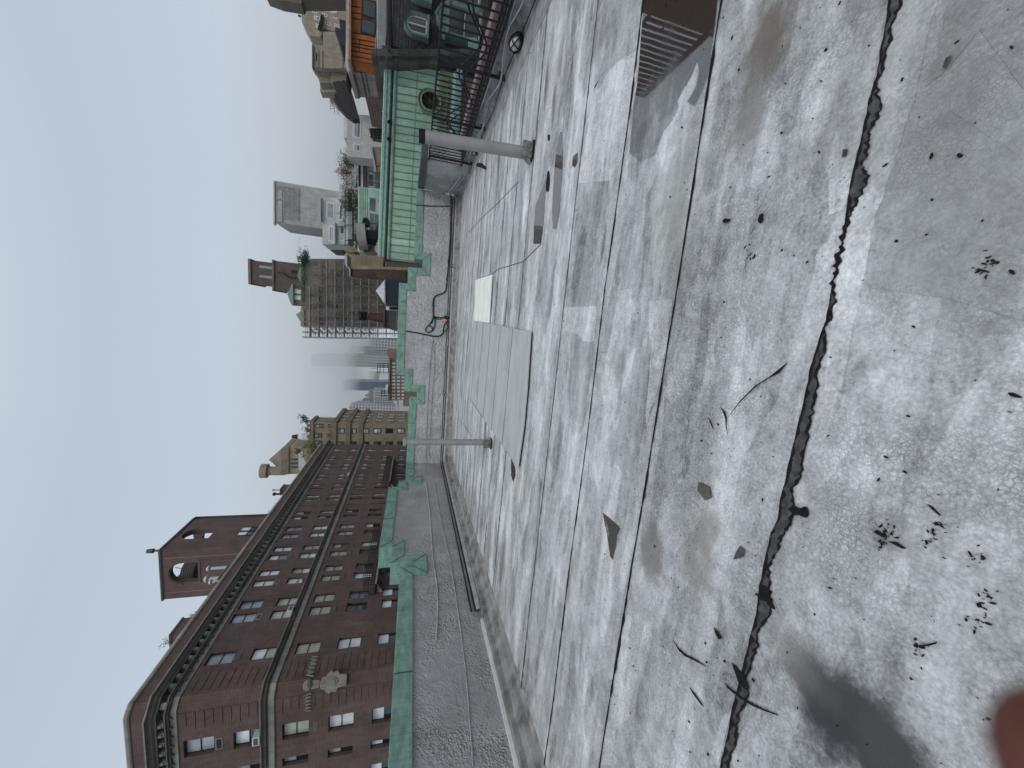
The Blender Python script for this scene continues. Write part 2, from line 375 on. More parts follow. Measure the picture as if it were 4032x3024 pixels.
# --- parapets with their stepped copper copings
def parapet(name, inner, outer, f, nrm, thick, wmat, label, seams, cmat=None, z0=-.02):
    """inner / outer: [(s, z)] lower and upper outline of the coping band; f(s) -> foot point; nrm: towards the roof"""
    root = thing(name, label, 'parapet wall')
    n3 = Vector((nrm.x, nrm.y, 0))
    def P(s, z, o=0): q = f(s); return Vector((q.x+nrm.x*o, q.y+nrm.y*o, z))
    w = MB()
    for i in range(len(inner)-1):
        (s0, a), (s1, b) = inner[i], inner[i+1]
        if abs(s1-s0) < .005: continue
        n = max(1, int(abs(s1-s0)/1.5))
        w.prism([P(s0, z0), P(s1, z0), P(s1, b+.01), P(s0, a+.01)], -n3*thick)
    w.build('wall', wmat, root)
    c = MB()
    for i in range(len(inner)-1):
        q = [P(*inner[i], .035), P(*inner[i+1], .035), P(*outer[i+1], .035), P(*outer[i], .035)]
        c.prism(q, -n3*(thick+.09))
    co = c.build('coping', cmat or MT['copper'], root, bevel=.006)
    sm = MB()
    for (s, za, zb) in seams:
        a, b = P(s, za, .036), P(s, zb, .036); t = Vector((f(s+.01)-f(s)).to_3d()).normalized()*.008
        sm.prism([a-t, a+t, b+t, b-t], n3*.008)
    for i in range(1, len(inner)-1):          # mitre seams
        a, b = P(*inner[i], .036), P(*outer[i], .036); t = (b-a).normalized().cross(n3).normalized()*.006
        sm.prism([a-t, a+t, b+t, b-t], n3*.006)
    if sm.v: sm.build('lap_seams', MT['copper_seam'], co)
    return root
MT['copper_seam'] = plain('copper_seam', (.05, .12, .09), .6, 0, .3, 8)
nL = Vector((-LDIR.y*-1, -LDIR.x)); nL = Vector((LDIR.y, -LDIR.x))      # towards +x
nB = Vector((BDIR.y, -BDIR.x))                                        # towards -y
Lin = [(-5, 1.37), (7.15, 1.37), (7.15, 1.08), (7.86, 1.08), (7.86, 1.57), (8.5, 1.57), (8.5, 1.86), (11.47, 1.86), (11.47, 1.57), (12.0, 1.57), (12.0, 1.08), (12.7, 1.08), (12.7, 1.36), (14.07, 1.36)]
Lout = [(-5, 1.64), (7.42, 1.64), (7.42, 1.36), (7.59, 1.36), (7.59, 1.84), (8.23, 1.84), (8.23, 2.13), (11.74, 2.13), (11.74, 1.84), (12.27, 1.84), (12.27, 1.36), (12.43, 1.36), (12.43, 1.63), (14.07, 1.63)]
parapet('parapet', Lin, Lout, lw, nL, .42, MT['silver'], 'silver painted parapet wall facing the long brick house, with stepped green copper coping', [(4.85, 1.38, 1.63), (1.0, 1.38, 1.63), (9.6, 1.87, 2.12), (10.6, 1.87, 2.12), (13.4, 1.37, 1.62)])
Bin = [(-5.61, 1.36), (-3.38, 1.37), (-3.38, 1.07), (-2.64, 1.09), (-2.64, 1.57), (-2.03, 1.59), (-2.03, 1.9), (.95, 1.96), (.95, 1.63), (1.6, 1.66), (1.6, 1.1), (2.5, 1.1), (2.5, 1.44), (4.99, 1.49)]
Bout = [(-5.61, 1.63), (-3.11, 1.65), (-3.11, 1.36), (-2.91, 1.37), (-2.91, 1.85), (-2.3, 1.87), (-2.3, 2.18), (1.22, 2.25), (1.22, 1.93), (1.87, 1.95), (1.87, 1.4), (2.23, 1.4), (2.23, 1.73), (4.99, 1.77)]
parapet('parapet', Bin, Bout, bw, nB, .42, MT['silver_back'], 'silver painted parapet wall at the far end with stepped green copper coping', [(-4.9, 1.38, 1.62), (-4.1, 1.38, 1.63), (-1.2, 1.92, 2.2), (-.75, 1.92, 2.2), (.05, 1.93, 2.2), (.5, 1.93, 2.2), (3.1, 1.47, 1.72), (3.7, 1.48, 1.73), (4.4, 1.49, 1.75)])
rwf = lambda s: Vector((5.05, s))
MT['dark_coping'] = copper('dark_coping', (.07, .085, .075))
parapet('parapet', [(13.3, 1.44), (16.4, 1.49)], [(13.3, 1.65), (16.4, 1.74)], rwf, Vector((-1, 0)), .42, MT['silver_rough'], 'short silver rough wall beside the iron railing with dark grey coping', [(14.6, 1.46, 1.66)], MT['dark_coping'])

# --- ledge, conduit and dirty trough along the feet of the walls
def foot_run(name, path, prof, mat, label, cat, joints=0):
    o = MB().sweep(prof, path).build(name, mat); tag(o, label, cat); return o
cL = [(lw(y).x, lw(y).y) for y in (14.07, -5)]           # walking towards the camera: right hand is the wall, so mirror the offsets
path_all = [(lw(-5).x, -5), (lw(5.6).x, 5.6), (-5.61, 14.07), (4.99, 16.44)]
def off(prof): return prof
tr = MB().sweep([(0, .16), (.17, .155), (.18, .09), (.34, .06), (.36, .012), (.52, .0), (.54, -.01)], path_all).build('base_flashing', MT['trough'])
tag(tr, 'dirty grey base flashing along the foot of the silver walls', 'flashing')
cd_ = MB().sweep([(.0, .24), (.075, .24), (.085, .165), (.0, .16)], [(lw(5.9).x, 5.9), (-5.61, 14.07), (4.9, 16.42)]).build('cable_trunking', MT['grey_ledge'], bevel=.006)
for k_, zz_ in enumerate((.262, .335)):
    tag(MB().tube([(lw(5.9).x+.05, 5.9, zz_), (-5.56, 14.02, zz_), (-1, 15.02, zz_+.0), (4.9, 16.33, zz_)], .016, 6).build('cable', MT['cable']), ['black cable lying directly on the pale trunking', 'upper straight black cable just above the trunking'][k_], 'cable')
tag(cd_, 'pale grey cable trunking along the foot of both silver walls', 'trunking')
cr_ = MB().sweep([(.0, .2), (.05, .2), (.06, .15)], [(lw(-5).x, -5), (lw(5.7).x, 5.7)]).build('edge_trim', MT['white'])
tag(cr_, 'thin bright metal edge trim low on the near silver wall by the brick house', 'edge trim')

# --- right hand edge: kerb, railing, terracotta coping
kp = [(4.42, -5), (4.42, 5.6), (4.6, 8), (4.75, 13.3), (4.9, 16.0)]
g = MB()
ys = [-5, 2, 5.6, 8, 10, 13.3, 16.3]
def kx(y): return 4.42+(max(0, y-5.6))*.043
rows = [[(kx(y), y, .004), (kx(y)+.04, y, .014), (4.98, y, .012), (5.09, y, .03), (5.16, y, .2), (5.2, y, .36), (5.22, y, .37), (5.42, y, .37), (5.42, y, -.5)] for y in ys]
for a, b in zip(rows, rows[1:]):
    for i in range(len(a)-1): g.quad(a[i], a[i+1], b[i+1], b[i])
tag(g.build('roof_kerb', MT['kerb']), 'grey coated kerb along the roof edge beneath the iron railing', 'kerb')
MB().box(5.185, 5.75, -5, 13.3, .372, .385).build('gutter_felt', MT['tar'], bpy.data.objects['roof_kerb'])
g = MB()
for i in range(34):
    y = -3+i*.5
    if y > 13: break
    g.prism([(5.44, y+.006, .40), (5.47, y+.006, .50), (5.6, y+.006, .535), (5.74, y+.006, .50), (5.78, y+.006, .40)], (0, .488, 0))
tag(g.build('terracotta_coping', MT['tile'], bevel=.01), 'row of pink terracotta coping tiles outside the railing', 'coping')
rail = thing('iron_railing', 'black iron railing with close upright bars along the roof edge', 'railing')
RXX = 5.05
post_y = [6.3, 8.55, 10.75, 13.12]
MB().box(RXX-.03, RXX+.03, 3.4, 13.45, 1.385, 1.425).build('top_rail', MT['dark_metal'], rail, bevel=.004)
MB().box(RXX-.025, RXX+.025, 3.4, 13.45, .335, .385).build('bottom_rail', MT['dark_metal'], rail, bevel=.004)
rust = plain('rusted_iron', (.055, .03, .022), .75, 0, .6, 12)
for y in [4.1]+post_y:
    p = MB(); p.box(RXX-.03, RXX+.03, y-.022, y+.022, .0, 1.385).build('post', MT['dark_metal'], rail, bevel=.004)
    b = MB(); b.box(RXX, RXX+.12, y-.05, y+.05, .03, .075); b.box(RXX+.08, RXX+.12, y-.07, y+.07, .0, .16); b.build('bracket', MT['black'], rail, bevel=.005)
    st = MB(); st.tube([(RXX, y, .36), (RXX+.2, y, .30), (RXX+.24, y, .38)], .012, 6); st.build('brace', MT['black'], rail)
y = 3.55
while y < 13.4:
    if min(abs(y-q) for q in post_y) > .05:
        MB().box(RXX-.012, RXX+.012, y-.012, y+.012, .38, 1.39).build('baluster', MT['dark_metal'], rail)
    y += .2

# --- slack cables on the kerb and outside the railing
def wob(pts, n=12, amp=.01, seed=0):
    rnd = random.Random(seed); pts = [Vector(p) for p in pts]; out = []
    for i in range(len(pts)-1):
        p0 = pts[max(i-1, 0)]; p1 = pts[i]; p2 = pts[i+1]; p3 = pts[min(i+2, len(pts)-1)]
        for k in range(n):
            t = k/n; q = .5*((2*p1)+(p2-p0)*t+(2*p0-5*p1+4*p2-p3)*t*t+(3*p1-p0-3*p2+p3)*t**3)
            out.append(q+Vector([rnd.uniform(-amp, amp)*.5 for _ in range(3)]))
    out.append(pts[-1]); return out
def cable(pts, r, mat, label, group=None, amp=.006, seed=0, cat='cable'):
    o = MB().tube(wob(pts, 10, amp, seed), r*(1.5 if mat is not MT['galv'] else 1.1), 6).build('cable', mat, smooth=True); return tag(o, label, cat, group)
cable([(4.98, 3, .12), (5.02, 6.2, .17), (5.08, 7.4, .26), (5.0, 8.5, .12), (5.1, 9.6, .16), (5.02, 10.7, .13), (5.08, 12, .2), (5.06, 13.2, .15), (5.0, 14.2, .16), (4.95, 16.1, .45)], .013, MT['galv'], 'thick pale grey cable lying on the kerb past the caged lamp', seed=1)
cable([(5.1, 3, .25), (5.12, 6.6, .3), (5.05, 7.7, .2), (5.0, 8.6, .1), (5.06, 9.6, .22), (5.0, 10.8, .1), (5.1, 13, .24), (5.0, 15, .3), (4.9, 16.2, .52)], .009, MT['galv'], 'thin pale cable running along the upper kerb behind the posts', seed=2)
cable([(4.8, 3, .05), (4.92, 6.3, .06), (4.95, 7.3, .06), (4.98, 8.5, .075), (4.9, 9.6, .06), (5.0, 10.8, .08), (4.93, 12.6, .07), (4.9, 13.6, .07)], .008, MT['cable'], 'thin black cable lying lowest on the kerb', seed=3)
cable([(5.14, 3, .33), (5.15, 6.8, .35), (5.13, 9, .28), (5.15, 11, .33), (5.13, 13.2, .3), (5.0, 14.4, .3), (4.9, 16.2, .62)], .011, MT['grey_ledge'], 'grey painted cable just beneath the bottom rail of the railing', seed=4)
for i, (x, sg) in enumerate(((5.32, .0), (5.40, .12))):
    pts = [(x, 3+j*1.05, .92+sg-.42*(j % 2)-(.12 if j % 3 == 0 else 0)) for j in range(10)]
    cable(pts, .012, MT['cable'], ['slack black cable looping behind the railing just above the pink tiles', 'second slack black cable hanging higher behind the railing bars'][i], seed=10+i)

# --- caged bulkhead lamps
def lamp(name_label, c, nrm, up, s=1.0):
    """oval caged lamp on a wall: c centre, nrm outwards, up long axis"""
    root = thing('bulkhead_lamp', name_label, 'lamp', 'caged bulkhead lamps fixed low around the roof')
    c = Vector(c); n = Vector(nrm).normalized(); u = Vector(up).normalized(); v = n.cross(u)
    def oval(a, b, o, k=24): return [c+n*o+u*math.cos(2*math.pi*i/k)*a+v*math.sin(2*math.pi*i/k)*b for i in range(k)]
    MB().prism(oval(.115*s, .068*s, 0), n*.04*s).build('housing', MT['black'], root, bevel=.006)
    gl = MB(); A = [oval(.09*s*q, .046*s*q, o*s) for q, o in ((1, .04), (.95, .065), (.75, .083), (.4, .092))]
    for a, b in zip(A, A[1:]):
        for i in range(24): gl.quad(a[i], a[(i+1) % 24], b[(i+1) % 24], b[i])
    gl.quad(*A[-1]); gl.build('diffuser', MT['lamp_glass'], root, smooth=True)
    cg = MB(); o1 = oval(.108*s, .062*s, .045*s)
    cg.tube(o1+[o1[0]], .006*s, 6)
    cg.tube([c+n*.04*s+u*.105*s, c+n*.085*s+u*.08*s, c+n*.105*s, c+n*.085*s-u*.08*s, c+n*.04*s-u*.105*s], .005*s, 6)
    for k in (-.045, .045):
        cg.tube([c+n*.04*s+u*k*s+v*.06*s, c+n*.085*s+u*k*s+v*.045*s, c+n*.1*s+u*k*s, c+n*.085*s+u*k*s-v*.045*s, c+n*.04*s+u*k*s-v*.06*s], .005*s, 6)
    cg.build('cage', MT['black'], root); return root
c1 = at(1500+675*.4219, 700+825*.4219, y=15.5); tq = (c1.x-BA.x)/(BB.x-BA.x); c1 = Vector((c1.x, bw(c1.x).y-.0, .0)); c1 = at(1785, 1048, y=bw(c1.x).y-.05)
lamp('caged lamp low on the far silver wall with black cables above it', (c1.x, bw(c1.x).y-.05, c1.z), (nB.x, nB.y, 0), (BDIR.x*.0, 0, 1), 1.0)
c2 = at(1500+615*.4219, 1300+612*.4219, y=bw(-2.8).y-.04)
lamp('tilted caged lamp low on the far silver wall nearest the brick house corner', (c2.x, bw(c2.x).y-.03, c2.z), (nB.x, nB.y, 0), (.35, .08, 1), 1.0)
lamp('large caged lamp lying on the kerb nearest the camera', (4.98, 7.32, .06), (-.75, -.25, .6), (.15, 1, .1), 2.0)
lamp('caged lamp on the kerb behind the thick vent pipe', (5.0, 12.1, .08), (-.75, -.25, .6), (.3, 1, .2), 1.1)

# --- black cables on the far wall
def onb(X, Y, o=.03):
    """point on the far wall seen at (X, Y)"""
    d = ray(X, Y); n = Vector((BDIR.y, -BDIR.x, 0)); t = (BA.to_3d()-EYE).dot(n)/d.dot(n); p = EYE+d*t; return p+n*o
def wallcable(px, r, label, mat='cable', group=None, amp=.01, seed=0, reg=(1500, 700, 2300, 1400), w=1896):
    return cable([onb(*q) for q in zm(reg, w, px)], r, MT[mat], label, group, amp, seed)
wallcable([(652, 150), (650, 400), (642, 600), (628, 800), (612, 1000), (590, 1070), (510, 1105), (492, 1150), (488, 1300), (470, 1360)], .014, 'black cable running along the far wall then bending up to the coil', seed=21)
wallcable([(655, 200), (652, 420), (650, 600), (636, 780), (620, 900), (612, 960)], .012, 'short black cable doubling the main run near the railing corner', seed=22)
wallcable([(705, 100), (703, 400), (682, 790)], .010, 'black cable from the railing corner to the caged lamp', seed=23)
wallcable([(668, 870), (668, 1200), (660, 1400), (650, 1656)], .010, 'black cable leaving the caged lamp towards the brick house along the wall', seed=24)
r3 = (1600, 1150, 1900, 1450); w3 = 1659
def wc3(px, r, label, mat='cable', seed=0): return wallcable(px, r, label, mat, None, .008, seed, r3, w3)
wc3([(590, 130), (575, 300), (580, 520), (560, 620), (500, 710), (430, 780), (425, 850), (500, 880), (560, 820), (540, 750), (470, 740), (420, 800)], .013, 'black cable ending in a round coil on the far wall', seed=31)
wc3([(0, 855), (200, 885), (420, 930), (600, 965), (740, 950), (800, 880), (815, 740), (880, 660), (1000, 610), (1070, 590)], .016, 'thick black cable dropping from the coping and curving down the far wall', seed=32)
wc3([(640, 540), (760, 560), (880, 530), (980, 580), (1110, 550)], .012, 'tangled black cable between the junction and the trunking', seed=33)
wc3([(650, 590), (780, 590), (900, 570), (1020, 600), (1120, 600), (1140, 560)], .010, 'lower tangled black cable beside the pink tag', seed=34)
wc3([(800, 540), (860, 480), (930, 465), (1010, 510), (1030, 560), (1090, 650), (1160, 740)], .010, 'pale grey cable arching out of the black tangle', 'galv', 35)
wc3([(620, 600), (625, 680), (600, 780), (550, 850), (480, 885)], .014, 'short black cable between junction block and coil', seed=36)
wc3([(880, 680), (910, 760), (960, 820), (1020, 790), (1000, 730), (930, 735), (905, 780), (840, 860)], .009, 'small thin black loop beside the trunking', seed=37)
wc3([(940, 460), (930, 530), (880, 600), (840, 540), (950, 590), (1000, 400)], .009, 'crossed thin black wires at the tangle', seed=38)
wallcable([(325, 262), (400, 264), (640, 268)], .012, 'short black cable crossing the coping near the railing corner', seed=39)
wallcable([(485, 1500), (490, 1656)], .006, 'thin grey wire below the coil', 'grey_ledge', seed=40)
pt = onb(*zm(r3, w3, [(820, 620)])[0], .05)
tag(MB().box(pt.x-.05, pt.x+.05, pt.y-.02, pt.y+.02, pt.z-.09, pt.z+.09).build('cable_tag', plain('pink_plastic', (.75, .30, .27), .5), bevel=.012), 'small pink plastic tag in the black cable tangle', 'tag')
pt = onb(*zm(r3, w3, [(620, 560)])[0], .05)
tag(MB().box(pt.x-.05, pt.x+.05, pt.y-.03, pt.y+.03, pt.z-.07, pt.z+.07).build('junction_box', MT['black'], bevel=.01), 'small black cable junction on the far wall beside the coil', 'junction box')
# thin surface wires on the silver walls
def onl(X, Y, o=.01):
    d = ray(X, Y); n = Vector((nL.x, nL.y, 0)); t = (LA.to_3d()-EYE).dot(n)/d.dot(n); return EYE+d*t+n*o
r5 = (1500, 1900, 2500, 3024); w5 = 1476
cable([onl(*q) for q in zm(r5, w5, [(310, 0), (350, 230), (400, 450), (440, 700), (480, 1000), (505, 1250), (535, 1655)])], .006, MT['grey_ledge'], 'long thin painted wire running the length of the silver wall facing the brick house', seed=51)
cable([onl(*q) for q in zm(r5, w5, [(262, 0), (285, 200), (300, 420), (328, 640), (322, 920)])], .009, MT['grey_ledge'], 'thicker painted wire ending midway along the silver wall facing the brick house', seed=52)
wallcable([(480, 90), (455, 300), (440, 560), (425, 900), (415, 1210)], .008, 'upper painted wire on the brick house end of the far wall', 'grey_ledge', None, .01, 53, (1500, 1300, 2300, 2000))
wallcable([(485, 90), (497, 340), (475, 600), (460, 900), (440, 1100), (460, 1190)], .008, 'lower wavy painted wire on the brick house end of the far wall', 'grey_ledge', None, .01, 54, (1500, 1300, 2300, 2000))

# --- vent pipes
def vent_pipe(label, x, y, r, h, lean=(0, 0), shoe=True, collar=False):
    root = thing('vent_pipe', label, 'pipe'); rt = Vector((x, y, 0)); top = Vector((x+lean[0], y+lean[1], h))
    MB().tube([rt+(top-rt)*(i/12) for i in range(13)], r, 32).build('shaft', MT['silver_pipe'], root, smooth=False)
    c = MB(); a = rt+(top-rt)*(.955); c.tube([a, rt+(top-rt)*1.006], r*1.07, 28); 
    c.build('collar', MT['silver_pipe'] if collar else MT['black'], root)
    if collar:
        c = MB(); c.tube([rt+(top-rt)*1.0, rt+(top-rt)*1.035], r*1.35, 28); c.build('cap', MT['silver_pipe'], root)
    b = MB(); b.tube([(x, y, .0), (x, y, .05), (x, y, .09), (x, y, .13)], [r*1.75, r*1.6, r*1.2, r*1.04], 20); b.build('flashing_boot', MT['silver_rough'], root)
    s = MB(); s.box(x-r*1.35, x+r*1.3, y-r*1.75, y-r*1.05, 0, .17); s.build('stone_shoe', plain('shoe_stone', (.16, .165, .16), .8, 0, .6, 25, bump=1), root, bevel=.012)
    t = MB(); t.prism([(x-r*1.9, y-r*1.2, .002), (x-r*1.3, y-r*2.3, .002), (x+r*.2, y-r*2.5, .002), (x+r*1.5, y-r*2.0, .002), (x+r*1.6, y-r*1.0, .002), (x, y, .002)], (0, 0, .02)); t.build('tar_patch', MT['tar'], root)
    for o in root.children:
        if o.name.startswith('shaft') or o.name.startswith('boot'): o.data.polygons.foreach_set('use_smooth', [len(p.vertices) == 4 for p in o.data.polygons])
    return root
vent_pipe('thick silver vent pipe standing on the roof in front of the iron railing', 2.62, 5.98, .086, 1.66, (-.09, .0))
vent_pipe('thin silver vent pipe with a flanged top standing near the brick house corner', -2.36, 7.0, .062, 1.64, (0, 0), True, True)

# --- sheet laps, tar lines, patches
def ribbon(name, pts, wf, mat, z=.004, h=.0, seed=0):
    """irregular strip following pts [(x, y)], widths wf(i) -> (near side, far side)"""
    g = MB(); rows = []
    for i, (x, y) in enumerate(pts):
        a, b = wf(i); rows.append(((x, y-a, z), (x, y+b, z)))
    for p, q in zip(rows, rows[1:]): g.quad(p[0], q[0], q[1], p[1])
    return g.build(name, mat)
def rnoise(seed, n, step):
    rnd = random.Random(seed); k = [rnd.random() for _ in range(n//step+3)]
    return [k[i//step]*(1-(i % step)/step)+k[i//step+1]*((i % step)/step) for i in range(n)]
lapm = plain('lap_dark_grey', (.085, .085, .09), .6, 0, .6, 20)  # dark grey line along the laps and sheet joints
for j in range(16):
    if j == 4: continue
    y0 = 1.18+.922*j
    x0, x1 = (-5.2+.0, 4.55)
    n = 420; xs = [x0+(x1-x0)*i/(n-1) for i in range(n)]
    if j > 13: continue
    a = rnoise(j*7+1, n, 3); b = rnoise(j*7+2, n, 22); dr = rnoise(j*3+9, n, 60)
    ybase = [y0+(dr[i]-.5)*.035 for i in range(n)]
    if j == 0: continue
    gg = ribbon('lap_seam', list(zip(xs, ybase)), lambda i: (.004+.018*a[i]*b[i]*(1.7 if j < 3 else 2.6), .004+.007*a[i]), MT['tar'] if j in (1, 2) else lapm, .004+.0002*j)
    tag(gg, 'dark lap seam number %d from the camera across the silver roof' % j, 'seam', 'lap seams across the roof')
    tag(gg, {1: 'dark cracked lap seam nearest beyond the wide torn tar joint', 2: 'second thin dark lap seam beyond the torn tar joint', 3: 'third thin lap seam beyond the torn tar joint', 5: 'thin lap seam just beyond the near edge of the pale raised pad', 6: 'thin lap seam level with the base of the thick vent pipe', 7: 'thin lap seam level with the base of the thin vent pipe', 8: 'thin lap seam crossing between the thin vent pipe and the white panel', 9: 'thin lap seam beside the near edge of the white panel', 10: 'thin lap seam running past the far edge of the white panel', 11: 'thin lap seam midway between the white panel and the far wall', 12: 'second last thin lap seam before the far wall', 13: 'last thin lap seam before the far wall'}.get(j))
# the torn tar joint nearest the camera: exact outline from the picture
TJ_far = [(3500, -60), (3492, 60), (3470, 180), (3450, 300), (3418, 400), (3400, 500), (3372, 620), (3346, 730), (3330, 850), (3312, 960), (3290, 1050), (3270, 1150), (3250, 1260), (3215, 1360), (3190, 1450), (3170, 1550), (3146, 1650), (3120, 1760), (3100, 1850), (3075, 1950), (3058, 2050), (3030, 2110), (3005, 2230), (2985, 2330), (2975, 2420), (2950, 2520), (2925, 2620), (2905, 2700), (2885, 2780), (2865, 2880), (2840, 2990), (2815, 3100)]
TJ_near = [(3540, -60), (3541, 20), (3508, 90), (3500, 150), (3494, 190), (3470, 270), (3452, 330), (3448, 370), (3462, 420), (3440, 480), (3415, 520), (3412, 570), (3402, 620), (3386, 650), (3412, 690), (3404, 730), (3380, 770), (3355, 820), (3340, 860), (3315, 930), (3300, 1000), (3288, 1060), (3278, 1130), (3286, 1170), (3270, 1250), (3242, 1300), (3240, 1380), (3218, 1460), (3210, 1560), (3190, 1640), (3178, 1740), (3155, 1850), (3118, 1920), (3116, 1985), (3122, 2030), (3105, 2075), (3085, 2100), (3060, 2150), (3040, 2200), (3025, 2240), (3022, 2310), (3035, 2360), (3020, 2440), (2985, 2480), (2975, 2560), (2950, 2620), (2935, 2690), (2936, 2760), (2905, 2810), (2895, 2880), (2880, 2960), (2862, 3030), (2855, 3100)]
def jag(pts, n, amp, seed):
    rnd = random.Random(seed); out = []
    for (a, b), (c, d) in zip(pts, pts[1:]):
        for k in range(n): t = k/n; out.append((a+(c-a)*t+rnd.uniform(-amp, amp), b+(d-b)*t))
    out.append(pts[-1]); return out
def flat(px, z, h, name, mat, label=None, cat=None, group=None, bevel=0):
    p = [at(X, Y, z=z+h) for X, Y in px]
    if h: g = MB().prism([(q.x, q.y, z) for q in p], (0, 0, h))
    else: g = MB().quad(*[(q.x, q.y, z) for q in p])
    o = g.build(name, mat)
    if bevel:
        b = o.modifiers.new('bevel', 'BEVEL'); b.width = bevel; b.segments = 2
    return tag(o, label, cat, group) if label else o
def bandmesh(fa, ne, z, name, mat):
    """strip between two pixel polylines resampled by Y"""
    g = MB(); ya, yb = fa[0][1], fa[-1][1]; n = 520
    def itp(L, Y):
        for (a, b), (c, d) in zip(L, L[1:]):
            if b <= Y <= d or d <= Y <= b:
                t = (Y-b)/(d-b) if d != b else 0; return a+(c-a)*t
        return L[-1][0]
    rows = []
    for i in range(n):
        Y = ya+(yb-ya)*i/(n-1); p = at(itp(fa, Y), Y, z=z); q = at(itp(ne, Y), Y, z=z); rows.append((p, q))
    for a, b in zip(rows, rows[1:]): g.quad(a[0], b[0], b[1], a[1])
    return g.build(name, mat)
root = thing('torn_tar_joint', 'wide ragged dark tar joint tearing across the near roof', 'tar joint')
tj = bandmesh(jag(TJ_far, 4, 2.5, 1), jag([(x+8, y) for x, y in TJ_near], 5, 9, 2), .003, 'exposed_felt', MT['tar_grey']); tj.parent = root
e = bandmesh(jag(TJ_far, 4, 2.5, 1), [(x+11+6*math.sin(y*.13)+5*math.sin(y*.41), y) for x, y in jag(TJ_far, 4, 4, 5)], .005, 'far_lip', MT['tar']); e.parent = root
e2 = bandmesh([(x-11-7*math.sin(y*.17)-4*math.sin(y*.057), y) for x, y in jag([(x+8, y) for x, y in TJ_near], 5, 9, 2)], jag([(x+8, y) for x, y in TJ_near], 5, 9, 2), .0045, 'near_lip', MT['tar']); e2.parent = root
def blob(px, lab, mat='tar', z=.006, h=.004, cat='tar blob', grp=None, bevel=.003):
    return flat(px, z, h, 'tar_blob', MT[mat], lab, cat, grp, bevel)
def z3(px): return zm((3000, 1900, 3400, 2200), 2212, px)
blob(z3([(650, 480), (740, 520), (800, 560), (860, 550), (900, 520), (960, 530), (1000, 590), (1018, 660), (1000, 740), (950, 765), (900, 755), (800, 715), (730, 700), (690, 730), (660, 800), (630, 900), (580, 960), (560, 1040), (500, 1075), (550, 990), (560, 880), (610, 860), (650, 740), (680, 650)]), 'shiny black tar drip with a rounded end beside the torn joint')
def z6(px): return zm((2200, 2000, 3200, 3024), 1620, px)
blob(z6([(1285, 490), (1320, 500), (1335, 540), (1350, 570), (1360, 600), (1380, 650), (1350, 640), (1325, 600), (1275, 585), (1262, 560), (1275, 540)]), 'ragged black tar patch lying across the torn joint, nearest to the rounded drip')
blob(z6([(1100, 985), (1130, 1010), (1150, 1040), (1175, 1060), (1195, 1100), (1215, 1150), (1205, 1170), (1180, 1150), (1150, 1130), (1125, 1060)]), 'feathered black tar patch on the joint near the bottom picture edge')
blob(z6([(1195, 1225), (1240, 1250), (1300, 1280), (1400, 1320), (1395, 1326), (1300, 1292), (1230, 1262), (1190, 1238)]), 'long thin black tar streak leaving the joint')
blob(z6([(1055, 1115), (1090, 1150), (1140, 1185), (1190, 1230), (1165, 1225), (1110, 1180), (1075, 1150)]), 'black tar scratch on the far side of the joint opposite the long streak')
blob(z6([(1155, 240), (1185, 270), (1180, 310), (1150, 320), (1110, 330), (1130, 280)]), 'dark grey tar spot in the stain on the brick house side of the slate shard', 'tar_grey')
blob(z6([(720, 830), (760, 890), (800, 930), (880, 970), (950, 1020), (870, 978), (800, 945), (765, 910)]), 'thin black crack filled with tar in the foreground near the bottom picture edge')
blob(z6([(985, 760), (1015, 790), (1040, 830), (1020, 840), (1000, 810)]), 'small torn black tar spot on the brick house side of the drip')
blob(z6([(830, 1140), (870, 1190), (925, 1272), (905, 1255), (850, 1180)]), 'slim black tar dash on the roof near the bottom picture edge')
def z5(px): return zm((2200, 1000, 3200, 2000), 1659, px)
blob(z5([(1050, 995), (1085, 1030), (1097, 1075), (1093, 1120), (1103, 1190), (1090, 1130), (1085, 1070), (1068, 1025)]), 'forked black crack on the railing side of the slate shard')
blob(z5([(1100, 1070), (1180, 960), (1280, 860), (1370, 805), (1500, 700), (1440, 775), (1370, 812), (1290, 862), (1190, 958)]), 'long thin crack slanting towards the torn joint')
blob(z5([(975, 1062), (995, 1100), (1012, 1152), (1004, 1140), (984, 1095)]), 'short thin crack above the forked crack')
# loose slate shard
sh = flat(z5([(910, 1492), (975, 1522), (987, 1590), (953, 1607), (906, 1548)]), .004, .016, 'slate_shard', plain('slate_brown', (.10, .088, .075), .75, 0, .35, 30, bump=.4), 'loose dark brown five sided slate shard lying on the roof', 'slate shard', bevel=.002)

